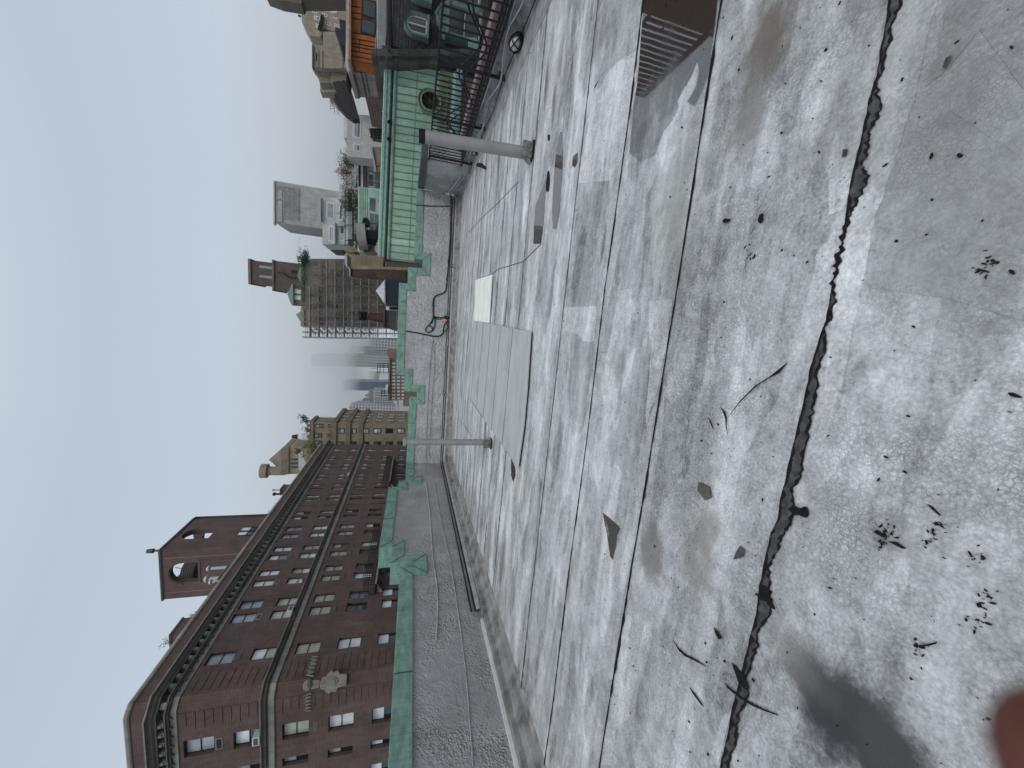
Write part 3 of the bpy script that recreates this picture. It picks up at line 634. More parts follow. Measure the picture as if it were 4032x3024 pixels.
# --- small litter: bark bits and leaf crumbs nobody could count
lit = MB(); rnd = random.Random(3)
def flake(x, y, L, Wd, an, z=.003):
    c, s = math.cos(an), math.sin(an); k = rnd.randint(5, 8); pts = []
    for i in range(k):
        a = 2*math.pi*i/k; r = rnd.uniform(.7, 1.15); u = math.cos(a)*L*.5*r; v = math.sin(a)*Wd*.5*r
        pts.append((x+c*u-s*v, y+s*u+c*v, z))
    lit.prism(pts, (0, 0, .003+Wd*.15))
for i in range(650):
    x = rnd.uniform(-3.2, 3.2); y = abs(rnd.gauss(0, 1.1))+.35
    if rnd.random() < .3: y = rnd.uniform(.5, 5)
    L = rnd.choice((.004, .005, .006, .008, .012, .016)); flake(x, y, L*rnd.uniform(.6, 1.4), L*rnd.uniform(.25, .7), rnd.uniform(0, 3.14))
for cx, cy in [(3900, 1050), (3880, 1060), (2950, 1010), (3700, 2070), (3660, 2120), (3850, 2200), (3880, 2350), (3640, 2540), (3500, 2100), (3480, 2120), (3860, 2440), (2090, 180), (2080, 120)]:
    p = at(cx, cy, z=0); far = p.length/1.8
    for i in range(13):
        L = rnd.uniform(.004, .02)*far**.3; flake(p.x+rnd.gauss(0, .045*far), p.y+rnd.gauss(0, .022*far), L, L*rnd.uniform(.2, .5), rnd.uniform(0, 3.14))
tag(lit.build('roof_litter', MT['tar']), kind='stuff')
for i, (px, lab) in enumerate([([(1295, 1440), (1310, 1400), (1330, 1390), (1328, 1440), (1310, 1462)], 'curled black leaf, pointed, on the railing side of the far foreground seam'), ([(1066, 1440), (1085, 1425), (1120, 1432), (1095, 1452), (1072, 1456)], 'flat black leaf beside the second seam')]):
    blob(zm((2200, 0, 3200, 1000), 1659, px), lab, cat='leaf', h=.008)
blob(zm((3100, 0, 4032, 1500), 1031, [(615, 690), (622, 665), (634, 662), (632, 680), (620, 697)]), 'small black leaf on the near roof towards the upper picture edge', cat='leaf', h=.006)
blob(zm((3100, 0, 4032, 1500), 1031, [(675, 290), (690, 250), (712, 240), (708, 265), (688, 300)]), 'dark oval stain flake on the near roof by the top picture edge', 'tar_grey', h=.003, cat='flake')
blob(zm((3100, 0, 4032, 1500), 1031, [(235, 685), (242, 650), (262, 648), (256, 680)]), 'small square patch of grey felt beside the joint', 'tar_grey', h=.003, cat='felt patch')
blob(zm((3100, 1500, 4032, 3024), 1015, [(940, 50), (960, 48), (1003, 68), (995, 74), (955, 66)]), 'black stick of bark lying at the right hand picture edge', h=.01, cat='bark')
blob(zm((3100, 1500, 4032, 3024), 1015, [(368, 645), (380, 638), (425, 668), (415, 674), (378, 656)]), 'thick black bark piece in the foreground near the bottom picture edge', h=.01, cat='bark')
blob(zm((3100, 1500, 4032, 3024), 1015, [(425, 687), (465, 690), (510, 720), (490, 720), (455, 702)]), 'long dark bark piece just beyond the thick one', h=.008, cat='bark')
blob(zm((3100, 1500, 4032, 3024), 1015, [(560, 1135), (600, 1128), (640, 1118), (632, 1130), (570, 1143)]), 'thin black twig in the foreground near the fingertip', h=.008, cat='twig')
blob(zm((3100, 1500, 4032, 3024), 1015, [(597, 527), (620, 540), (657, 578), (650, 577), (615, 548)]), 'thin black twig above the ring shaped tar mark', h=.008, cat='twig')

# --- roller patches of older and fresher coating
def patch(px, mat, k, z=.0012):
    px = jag(px+px[:1], 7, 4, k)[:-1]; p = [at(X, Y, z=z) for X, Y in px]; g = MB(); g.quad(*[(q.x, q.y, z+.0001*(k % 9)) for q in p])
    o = g.build('coating_patch', MT[mat]); tag(o, kind='structure')
PT = [('roof_dark', z5([(90, -60), (260, -60), (262, 120), (250, 350), (110, 330)])), ('roof_dark', z5([(110, 545), (230, 580), (165, 1120), (60, 1070), (70, 800)])),
 ('roof_dark', z5([(485, 440), (582, 440), (578, 520), (520, 610), (462, 600)])), ('roof_dark', z5([(330, 1170), (380, 1140), (500, 640), (560, 600), (600, 700), (510, 1415), (430, 1380), (400, 1400), (345, 1330)])),
 ('roof_dark', z5([(690, 930), (740, 980), (850, 900), (850, 1060), (820, 1400), (700, 1600), (660, 1400)])), ('roof_light', z5([(30, 350), (250, 340), (235, 575), (165, 570), (120, 520), (25, 500)])),
 ('roof_light', z5([(590, 310), (745, 295), (700, 640), (640, 900), (570, 1130), (600, 640)])), ('roof_light', z5([(400, 240), (480, 220), (500, 430), (430, 480), (370, 1140), (280, 1090), (310, 700), (360, 430)])),
 ('roof_light', zm((3100, 0, 4032, 1500), 1031, [(310, 70), (290, 290), (235, 450), (185, 690), (182, 935), (245, 915), (300, 690), (350, 470), (395, 250), (438, 20)])),
 ('roof_light', zm((3100, 0, 4032, 1500), 1031, [(660, -20), (600, 200), (560, 420), (510, 560), (450, 800), (385, 930), (340, 1180), (290, 1400), (240, 1700), (160, 1700), (205, 1300), (250, 1000), (345, 780), (400, 480), (440, 170), (490, -20)])),
 ('roof_light', zm((3100, 0, 4032, 1500), 1031, [(210, 1000), (118, 1125), (180, 1205), (205, 1120)])), ('roof_dark', zm((3100, 0, 4032, 1500), 1031, [(700, -20), (1040, -20), (1040, 400), (840, 130), (700, 300), (600, 380), (660, 200)])),
 ('roof_dark', zm((3100, 0, 4032, 1500), 1031, [(500, 600), (700, 480), (1040, 700), (1040, 1400), (700, 1300), (330, 1250), (390, 940)])),
 ('roof_light', zm((2200, 0, 3200, 1000), 1659, [(520, 370), (400, 395), (300, 500), (275, 570), (215, 610), (200, 800), (120, 1200), (330, 1180), (440, 1000), (480, 700)])), ('roof_dark', zm((2200, 0, 3200, 1000), 1659, [(230, 0), (520, 0), (500, 330), (390, 390), (290, 480), (230, 580)])),
 ('roof_light', z6([(470, 640), (420, 1130), (330, 1640), (270, 1640), (330, 1280), (400, 860), (440, 640)])), ('roof_light', z6([(1100, 1290), (1020, 1640), (960, 1640), (1040, 1340)]))]
for k, (mt_, px) in enumerate(PT): patch(px, mt_, k+3)
# --- raised pad of newer sheets with a black shadow gap, and the white panel
pad_px = zm((1500, 1300, 2300, 2000), 1896, [(1398, 14), (1360, 560), (1330, 900), (1277, 1288), (1130, 1065), (1020, 920), (880, 700), (818, 630), (822, 300), (858, -190), (868, -226)]) 
pad_px = [(2089, 1307), (2074, 1536), (2061, 1680), (2038, 1843), (1977, 1749), (1930, 1688), (1871, 1595), (1846, 1567), (1847, 1427), (1858, 1300), (1866, 1262)]
MT['pad'] = NM('new_grey_sheet', .6, 0, .4); _m = MT['pad']
_f = _m.m('MULTIPLY', _m.mr(_m.noise(2, 6, .65, vec=_m.vec((.5, 2.5, 1))), .3, .7, .8, 1.1), _m.mr(_m.noise(1.1, 7, .75), .5, .75, 1, .7)); _g = _m.mr(_m.noise(150, 2, .5), .3, .7, .85, 1.12); _k = _m.m('MULTIPLY', _f, _g)
_m.col(_m.mix(1, rgb(.44, .455, .455), _m.comb(_k, _k, _k), 'MULTIPLY')); MT['pad'] = _m.mat
root = thing('raised_roof_pad', 'raised pad of blue grey roofing sheets with a black painted shadow gap along its near edge', 'roof pad')
pp = [at(X, Y, z=.045) for X, Y in pad_px]
MB().prism([(q.x, q.y, .03) for q in pp], (0, 0, .015)).build('sheets', MT['pad'], root)
cx = sum(q.x for q in pp)/len(pp); cy = sum(q.y for q in pp)/len(pp)
MB().prism([(cx+(q.x-cx)*.985, cy+(q.y-cy)*.985+.01, .001) for q in pp], (0, 0, .028)).build('edge_shadow', MT['black'], root)  # black body under the sheets stands in for their edge shadow
sg = MB()
def seg_clip(y):
    xs = []
    for a, b in zip(pp, pp[1:]+pp[:1]):
        if (a.y-y)*(b.y-y) < 0: xs.append(a.x+(b.x-a.x)*(y-a.y)/(b.y-a.y))
    return (min(xs), max(xs)) if len(xs) > 1 else None
for yy in (5.92, 6.84, 7.76, 8.68, 9.6):
    s_ = seg_clip(yy)
    if s_: sg.box(s_[0]+.01, s_[1]-.01, yy-.006, yy+.006, .0455, .048)
sg.build('sheet_laps', MT['tar'], root)
wp = [at(X, Y, z=.04) for X, Y in [(1873, 1101), (1936, 1081), (1924, 1272), (1866, 1262)]]
root = thing('white_roof_panel', 'bright white panel lying on the roof beside the raised pad', 'panel')
MB().prism([(q.x, q.y, .015) for q in wp], (0, 0, .025)).build('board', plain('white_board', (.80, .80, .76), .6, 0, .10, 2.5, streak=False), root, bevel=.004)
g = MB(); a, b, c, d = wp
for t in (.33, .66):
    p, q = a.lerp(b, t), d.lerp(c, t); g.prism([(p.x-.004, p.y-.004, .0402), (p.x+.004, p.y+.004, .0402), (q.x+.004, q.y+.004, .0402), (q.x-.004, q.y-.004, .0402)], (0, 0, .002))
g.build('board_joints', MT['grey_ledge'], root)
# plywood runs either side of the panel: faint straight joints
for k, (a, b) in enumerate([((1846, 1567), (1720, 1160)), ]): pass
def diag(px, lab):
    p = [at(X, Y, z=.006) for X, Y in px]; g = MB()
    for a, b in zip(p, p[1:]):
        t = (b-a).normalized().cross(Vector((0, 0, 1)))*.007; g.quad(a-t, b-t, b+t, a+t)
    tag(g.build('sheet_joint', lapm), lab, 'joint')
diag([(1873, 1101), (1936, 1080), (1960, 1060), (2060, 1030), (2105, 985), (2130, 960)], 'thin diagonal sheet joint running from the white panel towards the thick vent pipe')
diag([(1845, 915), (1900, 855), (1960, 800), (2040, 715)], 'thin diagonal sheet joint beyond the thick vent pipe')
diag([(1846, 1567), (1977, 1749), (2038, 1843)], 'thin joint along the slanted edge of the raised pad')
diag([(1822, 1665), (1860, 1722)], 'short diagonal joint behind the thin vent pipe')

# --- standing water
wat = NM('puddle_water', .02, 0, .9); _r = wat.mr(wat.noise(2.2, 4, .6), .4, .7, .012, .05)
wat.rough(_r); wat.col(rgb(.045, .036, .032)); wat.b.inputs['IOR'].default_value = 2.0
_al = wat.m('ADD', wat.mr(wat.sep()[0], 1.1, 2.0, 0, 1), wat.m('ADD', wat.mr(wat.noise(2.5, 5, .6), .3, .7, -.35, .35), wat.mr(wat.sep()[1], 3.3, 3.6, 0, 2)), clamp=True); wat.set(wat.b.inputs['Alpha'], _al); wat.bump(wat.noise(3, 2, .5), .02, .01)
PUD = [
    [(2535, -60), (2530, 60), (2522, 160), (2516, 250), (2508, 330), (2500, 380), (2492, 425), (2485, 520), (2478, 600), (2520, 640), (2580, 610), (2610, 520), (2650, 470), (2672, 420), (2668, 395), (2690, 350), (2722, 300), (2745, 240), (2752, 280), (2740, 340), (2705, 400), (2735, 420), (2765, 360), (2790, 280), (2800, 200), (2812, 120), (2820, 40), (2828, -60)],
    [(2190, 590), (2205, 520), (2213, 520), (2215, 640), (2212, 700), (2206, 770), (2202, 840), (2190, 900), (2176, 900), (2174, 820), (2178, 740), (2183, 660)],
    [(2148, 705), (2135, 740), (2120, 780), (2108, 810), (2106, 850), (2102, 890), (2100, 960), (2130, 960), (2140, 880), (2144, 800), (2150, 740)],
    [(2436, 2072), (2441, 2082), (2428, 2110), (2424, 2150), (2412, 2205), (2402, 2190), (2390, 2110), (2372, 2018), (2400, 2040)],
    [(2012, 1805), (2028, 1840), (2030, 1870), (2020, 1900), (2012, 1870)],
    [(2255, 615), (2275, 600), (2272, 640), (2262, 660), (2252, 650)],
    [(3640, 2720), (3600, 2700), (3500, 2730), (3420, 2800)],
]
wat2 = NM('shallow_brown_water', .06, 0, .5); wat2.col(rgb(.06, .045, .035)); wat2.b.inputs['IOR'].default_value = 1.33; wat2.set(wat2.b.inputs['Alpha'], wat2.mr(wat2.noise(6, 5, .6), .35, .5, .35, .95))  # brown reflection put into the base colour of the water
for i, px in enumerate(PUD[:6]):
    o = flat(px, .0035+.0003*i, 0, 'puddle', wat2.mat if i in (3, 4, 5) else wat.mat); tag(o, kind='structure')
# tar smear with comb marks behind the thick pipe
blob(zm((2000, 450, 2600, 900), 2212, [(572, 830), (592, 820), (600, 900), (600, 1000), (590, 1100), (570, 1130), (550, 1110), (552, 1000), (560, 900)]), 'black tar strip on the brick house side of the thick vent pipe base')
blob(zm((2000, 450, 2600, 900), 2212, [(575, 300), (600, 290), (604, 340), (590, 390), (575, 370)]), 'small black tar spot on the railing side of the thick vent pipe base')
blob(zm((1800, 500, 2300, 900), 2074, [(280, 580), (400, 590), (470, 650), (478, 700), (440, 690), (380, 660), (310, 640)]), 'brushed black tar smear at the foot of the railing end')
#@@PART3
# ================================================================ THE CITY
rA, wA = (400, 1900, 1700, 3024), 1919
rB, wB = (900, 1500, 1700, 2200), 1896
rC, wC = (900, 1000, 1700, 1600), 2212
rD, wD = (900, 600, 1700, 1200), 2212
rE, wE = (1100, 0, 1700, 600), 1659
rF, wF = (1500, 0, 2300, 700), 1896
rG, wG = (1350, 0, 1750, 300), 2212
GZ = -24
g = MB(); g.box(-900, 900, -300, 2600, GZ-1, GZ); tag(g.build('ground', plain('street_asphalt', (.06, .06, .062), .9, 0, .3, .1)), kind='structure')

MT['brick_dark'] = brick('red_brown_brick', (.125, .064, .052), (.074, .044, .038), (.125, .095, .085), .24, .085, .016, dirt=.3)
MT['limestone'] = stone('weathered_limestone', (.27, .255, .225), 1.1, .6, .012, .25)
MT['limestone_dark'] = stone('grimy_limestone', (.12, .112, .10), .7, .4, .012, .35)
MT['win_frame'] = plain('window_frame_dark', (.014, .014, .017), .5, 0, .2, 3)
def pane(name, c, blind=0):
    m = NM(name, .09, 0, .75); x, y, z = m.sep()[:3]
    f = m.mr(m.noise(1.3, 3, .5), .3, .7, .75, 1.2); fo = m.mr(m.m('SINE', m.m('MULTIPLY', m.m('ADD', x, y), 38)), -1, 1, .86, 1.08) if blind else 1.0
    k = m.m('MULTIPLY', f, fo); m.col(m.mix(1, rgb(*c), m.comb(k, k, k), 'MULTIPLY')); return m.mat
PANES = {'bright': pane('pane_blind_and_sky', (.72, .76, .77)), 'mid': pane('pane_pale', (.38, .41, .43)), 'curt': pane('pane_curtain', (.42, .43, .37), 1), 'dark': pane('pane_dark', (.02, .025, .028)), 'grey': pane('pane_grey', (.10, .115, .12)), 'slate': pane('pane_sky', (.26, .29, .33))}  # bright and sky panes carry reflected sky in their colour, over pale blinds

def holed(g, O, s, n, s0, s1, z0, z1, rects, depth):
    """upright wall through O along s facing n with rectangular recesses [(s0, s1, z0, z1)]"""
    S_ = sorted({s0, s1}|{q for r in rects for q in r[:2] if s0 < q < s1}); Z_ = sorted({z0, z1}|{q for r in rects for q in r[2:4] if z0 < q < z1})
    P = lambda a, z, d=0: (O[0]+s[0]*a-n[0]*d, O[1]+s[1]*a-n[1]*d, z)
    # merge cells column by column
    for a, b in zip(S_, S_[1:]):
        m = (a+b)/2; holes = sorted([(r[2], r[3]) for r in rects if r[0] < m < r[1]]); z = z0
        for h0, h1 in holes:
            if h0 > z: g.quad(P(a, z), P(b, z), P(b, h0), P(a, h0))
            z = h1
        if z < z1: g.quad(P(a, z), P(b, z), P(b, z1), P(a, z1))
    for a, b, c, d in [r[:4] for r in rects]:
        g.quad(P(a, c), P(a, c, depth), P(a, d, depth), P(a, d)); g.quad(P(b, c), P(b, d), P(b, d, depth), P(b, c, depth))
        g.quad(P(a, c), P(b, c), P(b, c, depth), P(a, c, depth)); g.quad(P(a, d), P(a, d, depth), P(b, d, depth), P(b, d))
def window(root, O, s, n, r, depth, kinds, frame=None, split='h', name='window', proud=0, rail=.04, simple=False, label=None):
    a, b, c, d = r; fr = MB(); up = Vector((0, 0, 1)); n3 = Vector((n[0], n[1], 0))
    def P(u, z, o): return Vector((O[0]+s[0]*u-n[0]*o, O[1]+s[1]*u-n[1]*o, z))
    def bar(u0, u1, z0, z1, o0, o1):
        fr.prism([P(u0, z0, o1), P(u1, z0, o1), P(u1, z1, o1), P(u0, z1, o1)], n3*(o1-o0))
    o = depth-.07; e = rail
    bar(a, b, c, c+e, o, depth); bar(a, b, d-e, d, o, depth); bar(a, a+e, c+e, d-e, o, depth); bar(b-e, b, c+e, d-e, o, depth)
    mid = (c+d)/2
    if split == 'h': bar(a+e, b-e, mid-e/2, mid+e/2, o-.01, depth)
    if split == 'v': m = (a+b)/2; bar(m-e/2, m+e/2, c+e, d-e, o-.01, depth)
    w = fr.build(name, frame or MT['win_frame'], root, label=label)
    spans = [(a+e, b-e, c+e, mid-e/2), (a+e, b-e, mid+e/2, d-e)] if split == 'h' else [(a+e, (a+b)/2-e/2, c+e, d-e), ((a+b)/2+e/2, b-e, c+e, d-e)] if split == 'v' else [(a+e, b-e, c+e, d-e)]
    for q, k in zip(spans, kinds):
        MB().quad(P(q[0], q[2], depth-.03), P(q[1], q[2], depth-.03), P(q[1], q[3], depth-.03), P(q[0], q[3], depth-.03)).build('pane', PANES[k], w)
    return w

# ---------------------------------------------------------------- long brick apartment house on the left
ap = thing('apartment_house', 'long dark red brick apartment house with heavy stone cornice and open roof tower', 'building')
COLS = [(25.1, 26.1), (28.64, 29.62), (30.04, 31.0), (32.6, 33.45), (33.95, 34.8), (36.2, 37.1), (37.55, 38.4), (39.85, 40.7), (41.2, 42.1), (43.6, 44.3), (44.75, 45.45), (46.57, 46.84), (47.95, 48.55), (49, 49.64), (51.1, 51.7), (52.25, 52.9), (54.4, 55.05), (55.55, 56.3), (58.1, 58.95), (59.4, 60.35), (61.9, 62.65), (63.0, 63.7), (64.8, 65.15), (66.1, 67.1)]
ROWS = [(12.32, 13.9), (9.66, 11.28), (7.0, 8.55), (4.25, 5.82), (1.5, 3.08)]
FCOLS = [(26.75, 27.98), (29.43, 30.08), (31.4, 32.6), (34.4, 35.6), (37.2, 38.2)]
XF = -24; YF = 22.65; YE = 69.4
rm = [(a, b, c, d) for a, b in COLS for c, d in ROWS]
rf = [(a, b, c, d) for a, b in FCOLS for c, d in ROWS]
g = MB()
holed(g, (XF, 0), (0, 1), (1, 0), 23.05, YE, GZ, 16.45, rm, .22)
holed(g, (0, YF), (-1, 0), (0, -1), 24.5, 46, GZ, 16.45, rf, .3)
g.quad((XF, 23.05, GZ), (-24.5, YF, GZ), (-24.5, YF, 16.45), (XF, 23.05, 16.45))
g.quad((XF, YE, GZ), (-46, YE, GZ), (-46, YE, 16.45), (XF, YE, 16.45))
g.quad((XF, 23.05, 16.0), (-24.5, YF, 16.0), (-46, YF, 16.0), (-46, YE, 16.0), (XF, YE, 16.0))
g.build('wall', MT['brick_dark'], ap)
rnd = random.Random(11)
KR = {0: ['slate', 'bright', 'bright', 'bright'], 1: ['curt', 'bright', 'bright', 'curt'], 2: ['curt', 'curt', 'grey', 'mid'], 3: ['dark', 'grey', 'bright', 'dark'], 4: ['bright', 'dark', 'grey', 'dark']}
allw = []
for r, (c, d) in enumerate(ROWS):
    for i, (a, b) in enumerate(COLS):
        far = i > 8
        k = rnd.choice(KR[r]); k2 = k if rnd.random() < .5 else rnd.choice(KR[r])
        if r == 0 and i < 3: k = k2 = 'slate' if i != 1 else 'mid'
        if r == 1 and 0 < i < 3: k = k2 = 'curt'
        if r == 1 and i == 0: k, k2 = 'curt', 'bright'
        if r == 2 and i < 3: k = k2 = 'curt'
        if r == 3 and i == 0: k = k2 = 'bright'
        if r == 4: k, k2 = 'dark', ('bright' if i < 3 else 'grey')
        if far and rnd.random() < .5: k = 'dark'
        allw.append(((XF, 0), (0, 1), (1, 0), (a, b, c, d), .22, (k, k2), r, i))
for r, (c, d) in enumerate(ROWS):
    for i, (a, b) in enumerate(FCOLS):
        k = ('mid', 'mid') if r == 0 else ('curt', 'curt') if i == 0 and r < 4 else ('dark', 'mid')
        if r == 1 and i == 0: k = ('dark', 'bright')
        if r == 3 and i == 0: k = ('bright', 'bright')
        if r == 4: k = ('dark', 'bright')
        allw.append(((0, YF), (-1, 0), (0, -1), (a, b, c, d), .3, k, r, i-20))
allw.sort(key=lambda q: q[7])
rest = MB()
for n_, (O, s, n, r, dp, k, rr, ii) in enumerate(allw):
    if n_ < 100: window(ap, O, s, n, r, dp, k)
    else:
        rest.mi = 0; a, b, c, d = r
        rest.box(XF-.2, XF-.14, a, b, c, d); rest.mi = 1
        rest.box(XF-.13, XF-.12, a+.06, b-.06, c+.06, (c+d)/2-.03); rest.mi = 2; rest.box(XF-.13, XF-.12, a+.06, b-.06, (c+d)/2+.03, d-.06)
o = rest.build('window', [MT['win_frame'], PANES['grey'], PANES['mid']], ap); o['kind'] = 'stuff'
pathc = [(-46, YF), (-24.5, YF), (XF, 23.05), (XF, YE), (-30, YE)]
def belt(name, prof, mat): return MB().sweep(prof, pathc).build(name, mat, ap)
belt('cornice_cap', [(0, 15.42), (.60, 15.38), (.66, 15.3), (.58, 15.24), (.52, 15.12), (.42, 15.02), (.40, 14.95), (.02, 14.93)], MT['limestone_dark'])
belt('cornice_lip', [(.54, 15.44), (.70, 15.42), (.70, 15.34), (.6, 15.32)], MT['limestone'])
belt('cornice_band', [(.02, 14.66), (.28, 14.65), (.30, 14.57), (.2, 14.53), (.16, 14.47), (.02, 14.45)], MT['limestone_dark'])
belt('frieze', [(.0, 14.46), (.05, 14.45), (.06, 14.14), (.0, 14.12)], MT['limestone'])
belt('string_course', [(.0, 9.74), (.33, 9.72), (.36, 9.63), (.24, 9.52), (.2, 9.42), (.10, 9.38), (.08, 9.32), (0, 9.3)], MT['limestone_dark'])
belt('string_band', [(.0, 9.36), (.07, 9.35), (.08, 8.97), (.0, 8.95)], MT['limestone'])
belt('parapet_coping', [(.0, 16.42), (.05, 16.43), (.09, 16.5), (.09, 16.62), (.02, 16.72), (-.35, 16.76), (-.4, 16.4)], MT['limestone'])
g = MB()
y = 23.5
while y < YE:
    g.box(XF, XF+.30, y, y+.26, 14.66, 14.94); g.box(XF+.1, XF+.36, y+.04, y+.22, 14.76, 14.94); y += .66
x = -24.95
while x > -45:
    g.box(x, x-.26, YF-.30, YF, 14.66, 14.94); g.box(x-.04, x-.22, YF-.36, YF-.1, 14.76, 14.94); x -= .66
g.prism([(-24.1, 22.97, 14.66), (-24.35, 22.77, 14.66), (-24.18, 22.55, 14.66), (-23.93, 22.75, 14.66)], (0, 0, .28))
g.build('modillions', MT['limestone'], ap)
g = MB(); y = 23.4
while y < YE: g.box(XF+.06, XF+.14, y, y+.16, 14.34, 14.46); y += .66
x = -24.8
while x > -45: g.box(x, x-.16, YF-.14, YF-.06, 14.34, 14.46); x -= .66
g.build('drops', MT['limestone_dark'], ap)
g = MB(); zz = 1.0        # brick bands laid proud at the corner
while zz < 14:
    if not (8.8 < zz < 9.9):
        g.box(XF, XF+.03, 23.3, 24.35+.22*(int(zz*2.5) % 2), zz, zz+.4); g.box(-24.72, -25.75-.22*(int(zz*2.5) % 2), YF-.03, YF, zz, zz+.4)
    zz += .47
g.build('quoins', MT['brick_dark'], ap)
# carved cartouche on the splayed corner
cs = Vector((-.5, -.4, 0)).normalized(); cn = Vector((.4, -.5, 0)).normalized(); cc = Vector((-24.25, 22.85, 0))
def CP(u, z, o=0): return cc+cs*u+cn*o+Vector((0, 0, z))
g = MB()
sh = [(-.34, 6.05), (-.5, 5.95), (-.62, 5.75), (-.5, 5.6), (-.58, 5.35), (-.36, 5.25), (-.30, 4.75), (.3, 4.75), (.36, 5.25), (.58, 5.35), (.5, 5.6), (.62, 5.75), (.5, 5.95), (.34, 6.05), (.3, 6.3), (0, 6.4), (-.3, 6.3)]
g.prism([CP(u, z) for u, z in sh], cn*.22)
g.prism([CP(.26*math.cos(t/12*6.283), 5.65+.36*math.sin(t/12*6.283), .2) for t in range(12)], cn*.08)
g.prism([CP(.15*math.cos(t/12*6.283), 5.65+.22*math.sin(t/12*6.283), .27) for t in range(12)], cn*.05)
g.prism([CP(u, z) for u, z in ((-.2, 6.4), (.2, 6.4), (.24, 6.85), (-.24, 6.85))], cn*.2)
g.build('cartouche', MT['limestone'], ap, bevel=.03)
g = MB()
for r_, o in ((.3, 0), (.27, .12), (.2, .24), (.1, .32)):
    g.prism([CP(r_*math.cos(t/14*6.283), 7.1+r_*math.sin(t/14*6.283), o) for t in range(14)], cn*.12)
g.build('carved_head', MT['limestone'], ap, bevel=.02)
g = MB()
for k in range(5):
    y = 23.15+k*.3; g.tube([(XF+.04, y, 6.85), (XF+.1, y+.12, 7.3), (XF+.1, y+.22, 6.95), (XF+.05, y+.3, 7.25)], .05, 6)
    x = -24.65-k*.26; g.tube([(x, YF-.04, 6.85), (x-.1, YF-.1, 7.3), (x-.2, YF-.1, 6.9), (x-.26, YF-.05, 7.2)], .05, 6)
g.build('carved_scrolls', MT['limestone'], ap)
# grilles below windows
gm = plain('grille_grey', (.10, .10, .10), .7, 0, .3, 8); gl = plain('grille_light', (.30, .28, .25), .6, 0, .3, 8)
def grille(y0, y1, z0, z1, light=False):
    f = MB(); f.box(XF, XF+.03, y0, y1, z0, z1); o = f.build('vent_grille', gl if light else gm, ap)
    b = MB()
    for k in range(3): zc = y0+.05+(y1-y0-.1)*k/3; b.box(XF+.03, XF+.035, zc, zc+(y1-y0-.1)/3-.03, z0+.05, z1-.05)
    b.build('slats', MT['black'] if light else gm, o)
for (i, r, lt) in ((1, 0, 1), (3, 0, 1), (5, 0, 0), (7, 0, 0), (12, 0, 0), (16, 0, 0), (1, 2, 0), (3, 2, 0), (5, 2, 0), (7, 2, 0), (9, 2, 0), (14, 2, 0), (0, 0, 0)):
    a, b = COLS[i]; z = ROWS[r][0]; grille(a+.1, a+.1+.55, z-.42, z-.08, lt)
f = MB(); f.box(-26.95, -27.75, YF-.03, YF, 11.86, 12.22).build('vent_grille', gl, ap); MB().box(-27.0, -27.7, YF-.035, YF-.03, 11.9, 12.18).build('vent_grille', MT['black'], ap)
MB().box(-26.95, -27.75, YF-.02, YF, 6.45, 6.75).build('vent_grille', gm, ap)
# air conditioners in windows
def aircon(x0, x1, y0, y1, z0, z1, lab, mat):
    root = thing('air_conditioner', lab, 'air conditioner', 'air conditioners in the brick house windows')
    MB().box(x0, x1, y0, y1, z0, z1).build('case', mat, root, bevel=.02)
    b = MB(); sx_ = x1 > XF
    if abs(x1-x0) > 0: b.box(x1, x1+.004, y0+.06, y1-.06, z0+.06, z1-.06) if y0 > YF else b.box(x0+.06, x1-.06, y0-.004, y0, z0+.08, z1-.08)
    b.build('grille', MT['grille'] if 'grille' in MT else gm, root)
    b = MB(); b.tube([(x1-.02, (y0+y1)/2, z0), (XF if y0 > YF else x1-.02, (y0+y1)/2, z0-.35)], .015, 5); b.build('bracket', MT['black'], root)
acw = plain('aircon_white', (.60, .61, .60), .5, 0, .1, 4)
a, b = COLS[1]; aircon(XF-.1, XF+.5, a+.1, a+.62, 9.68, 10.06, 'white air conditioner in the second last window column above the stone belt', acw)
a, b = COLS[3]; aircon(XF-.1, XF+.32, a+.1, a+.6, 9.68, 10.02, 'brown and white air conditioner just above the stone belt', plain('aircon_brown', (.10, .07, .06), .6))
a, b = COLS[17]; aircon(XF-.1, XF+.3, a+.1, a+.6, 9.7, 10.0, 'small far white air conditioner above the stone belt', acw)
a, b = FCOLS[0]; aircon(-a-.75, -a-.12, YF-.45, YF+.1, 9.68, 10.1, 'white air conditioner with a bracket on the front near the bottom picture edge', acw)
# fire escapes: platforms with open railings
def escape(y0, y1, z, lab, w=1.0):
    fe = thing('fire_escape', lab, 'fire escape', 'black fire escape balconies on the brick house')
    p = MB(); p.box(XF, XF+w, y0, y1, z-.06, z); p.build('platform', MT['dark_metal'], fe)
    p = MB(); p.box(XF+w, XF+w+.03, y0-.02, y1+.02, z-.12, z+.02); p.build('platform_edge', MT['limestone'], fe)
    p = MB(); n_ = int((y1-y0)/.24)
    for k in range(n_+1): yy = y0+(y1-y0)*k/n_; p.box(XF+w-.02, XF+w, yy-.03, yy+.03, z, z+.95)
    for zz in (.12, .34, .56, .78, .95): p.box(XF+w-.03, XF+w, y0, y1, z+zz-.025, z+zz+.025)
    for yy in (y0, y1):
        for k in range(6): xx = XF+w*k/6; p.box(xx, xx+.02, yy-.01, yy+.01, z, z+.95)
        for zz in (.12, .5, .95): p.box(XF, XF+w, yy-.012, yy+.012, z+zz-.012, z+zz+.012)
    p.build('guard_rail', MT['dark_metal'], fe)
    k = 0; yy = y0+.3
    while yy < y1:
        c = MB(); c.prism([(XF, yy-.06, z-.12), (XF+w*.9, yy-.06, z-.12), (XF, yy-.06, z-.6)], (0, .12, 0)); c.build('bracket', MT['limestone'], fe); yy += 1.3
    return fe
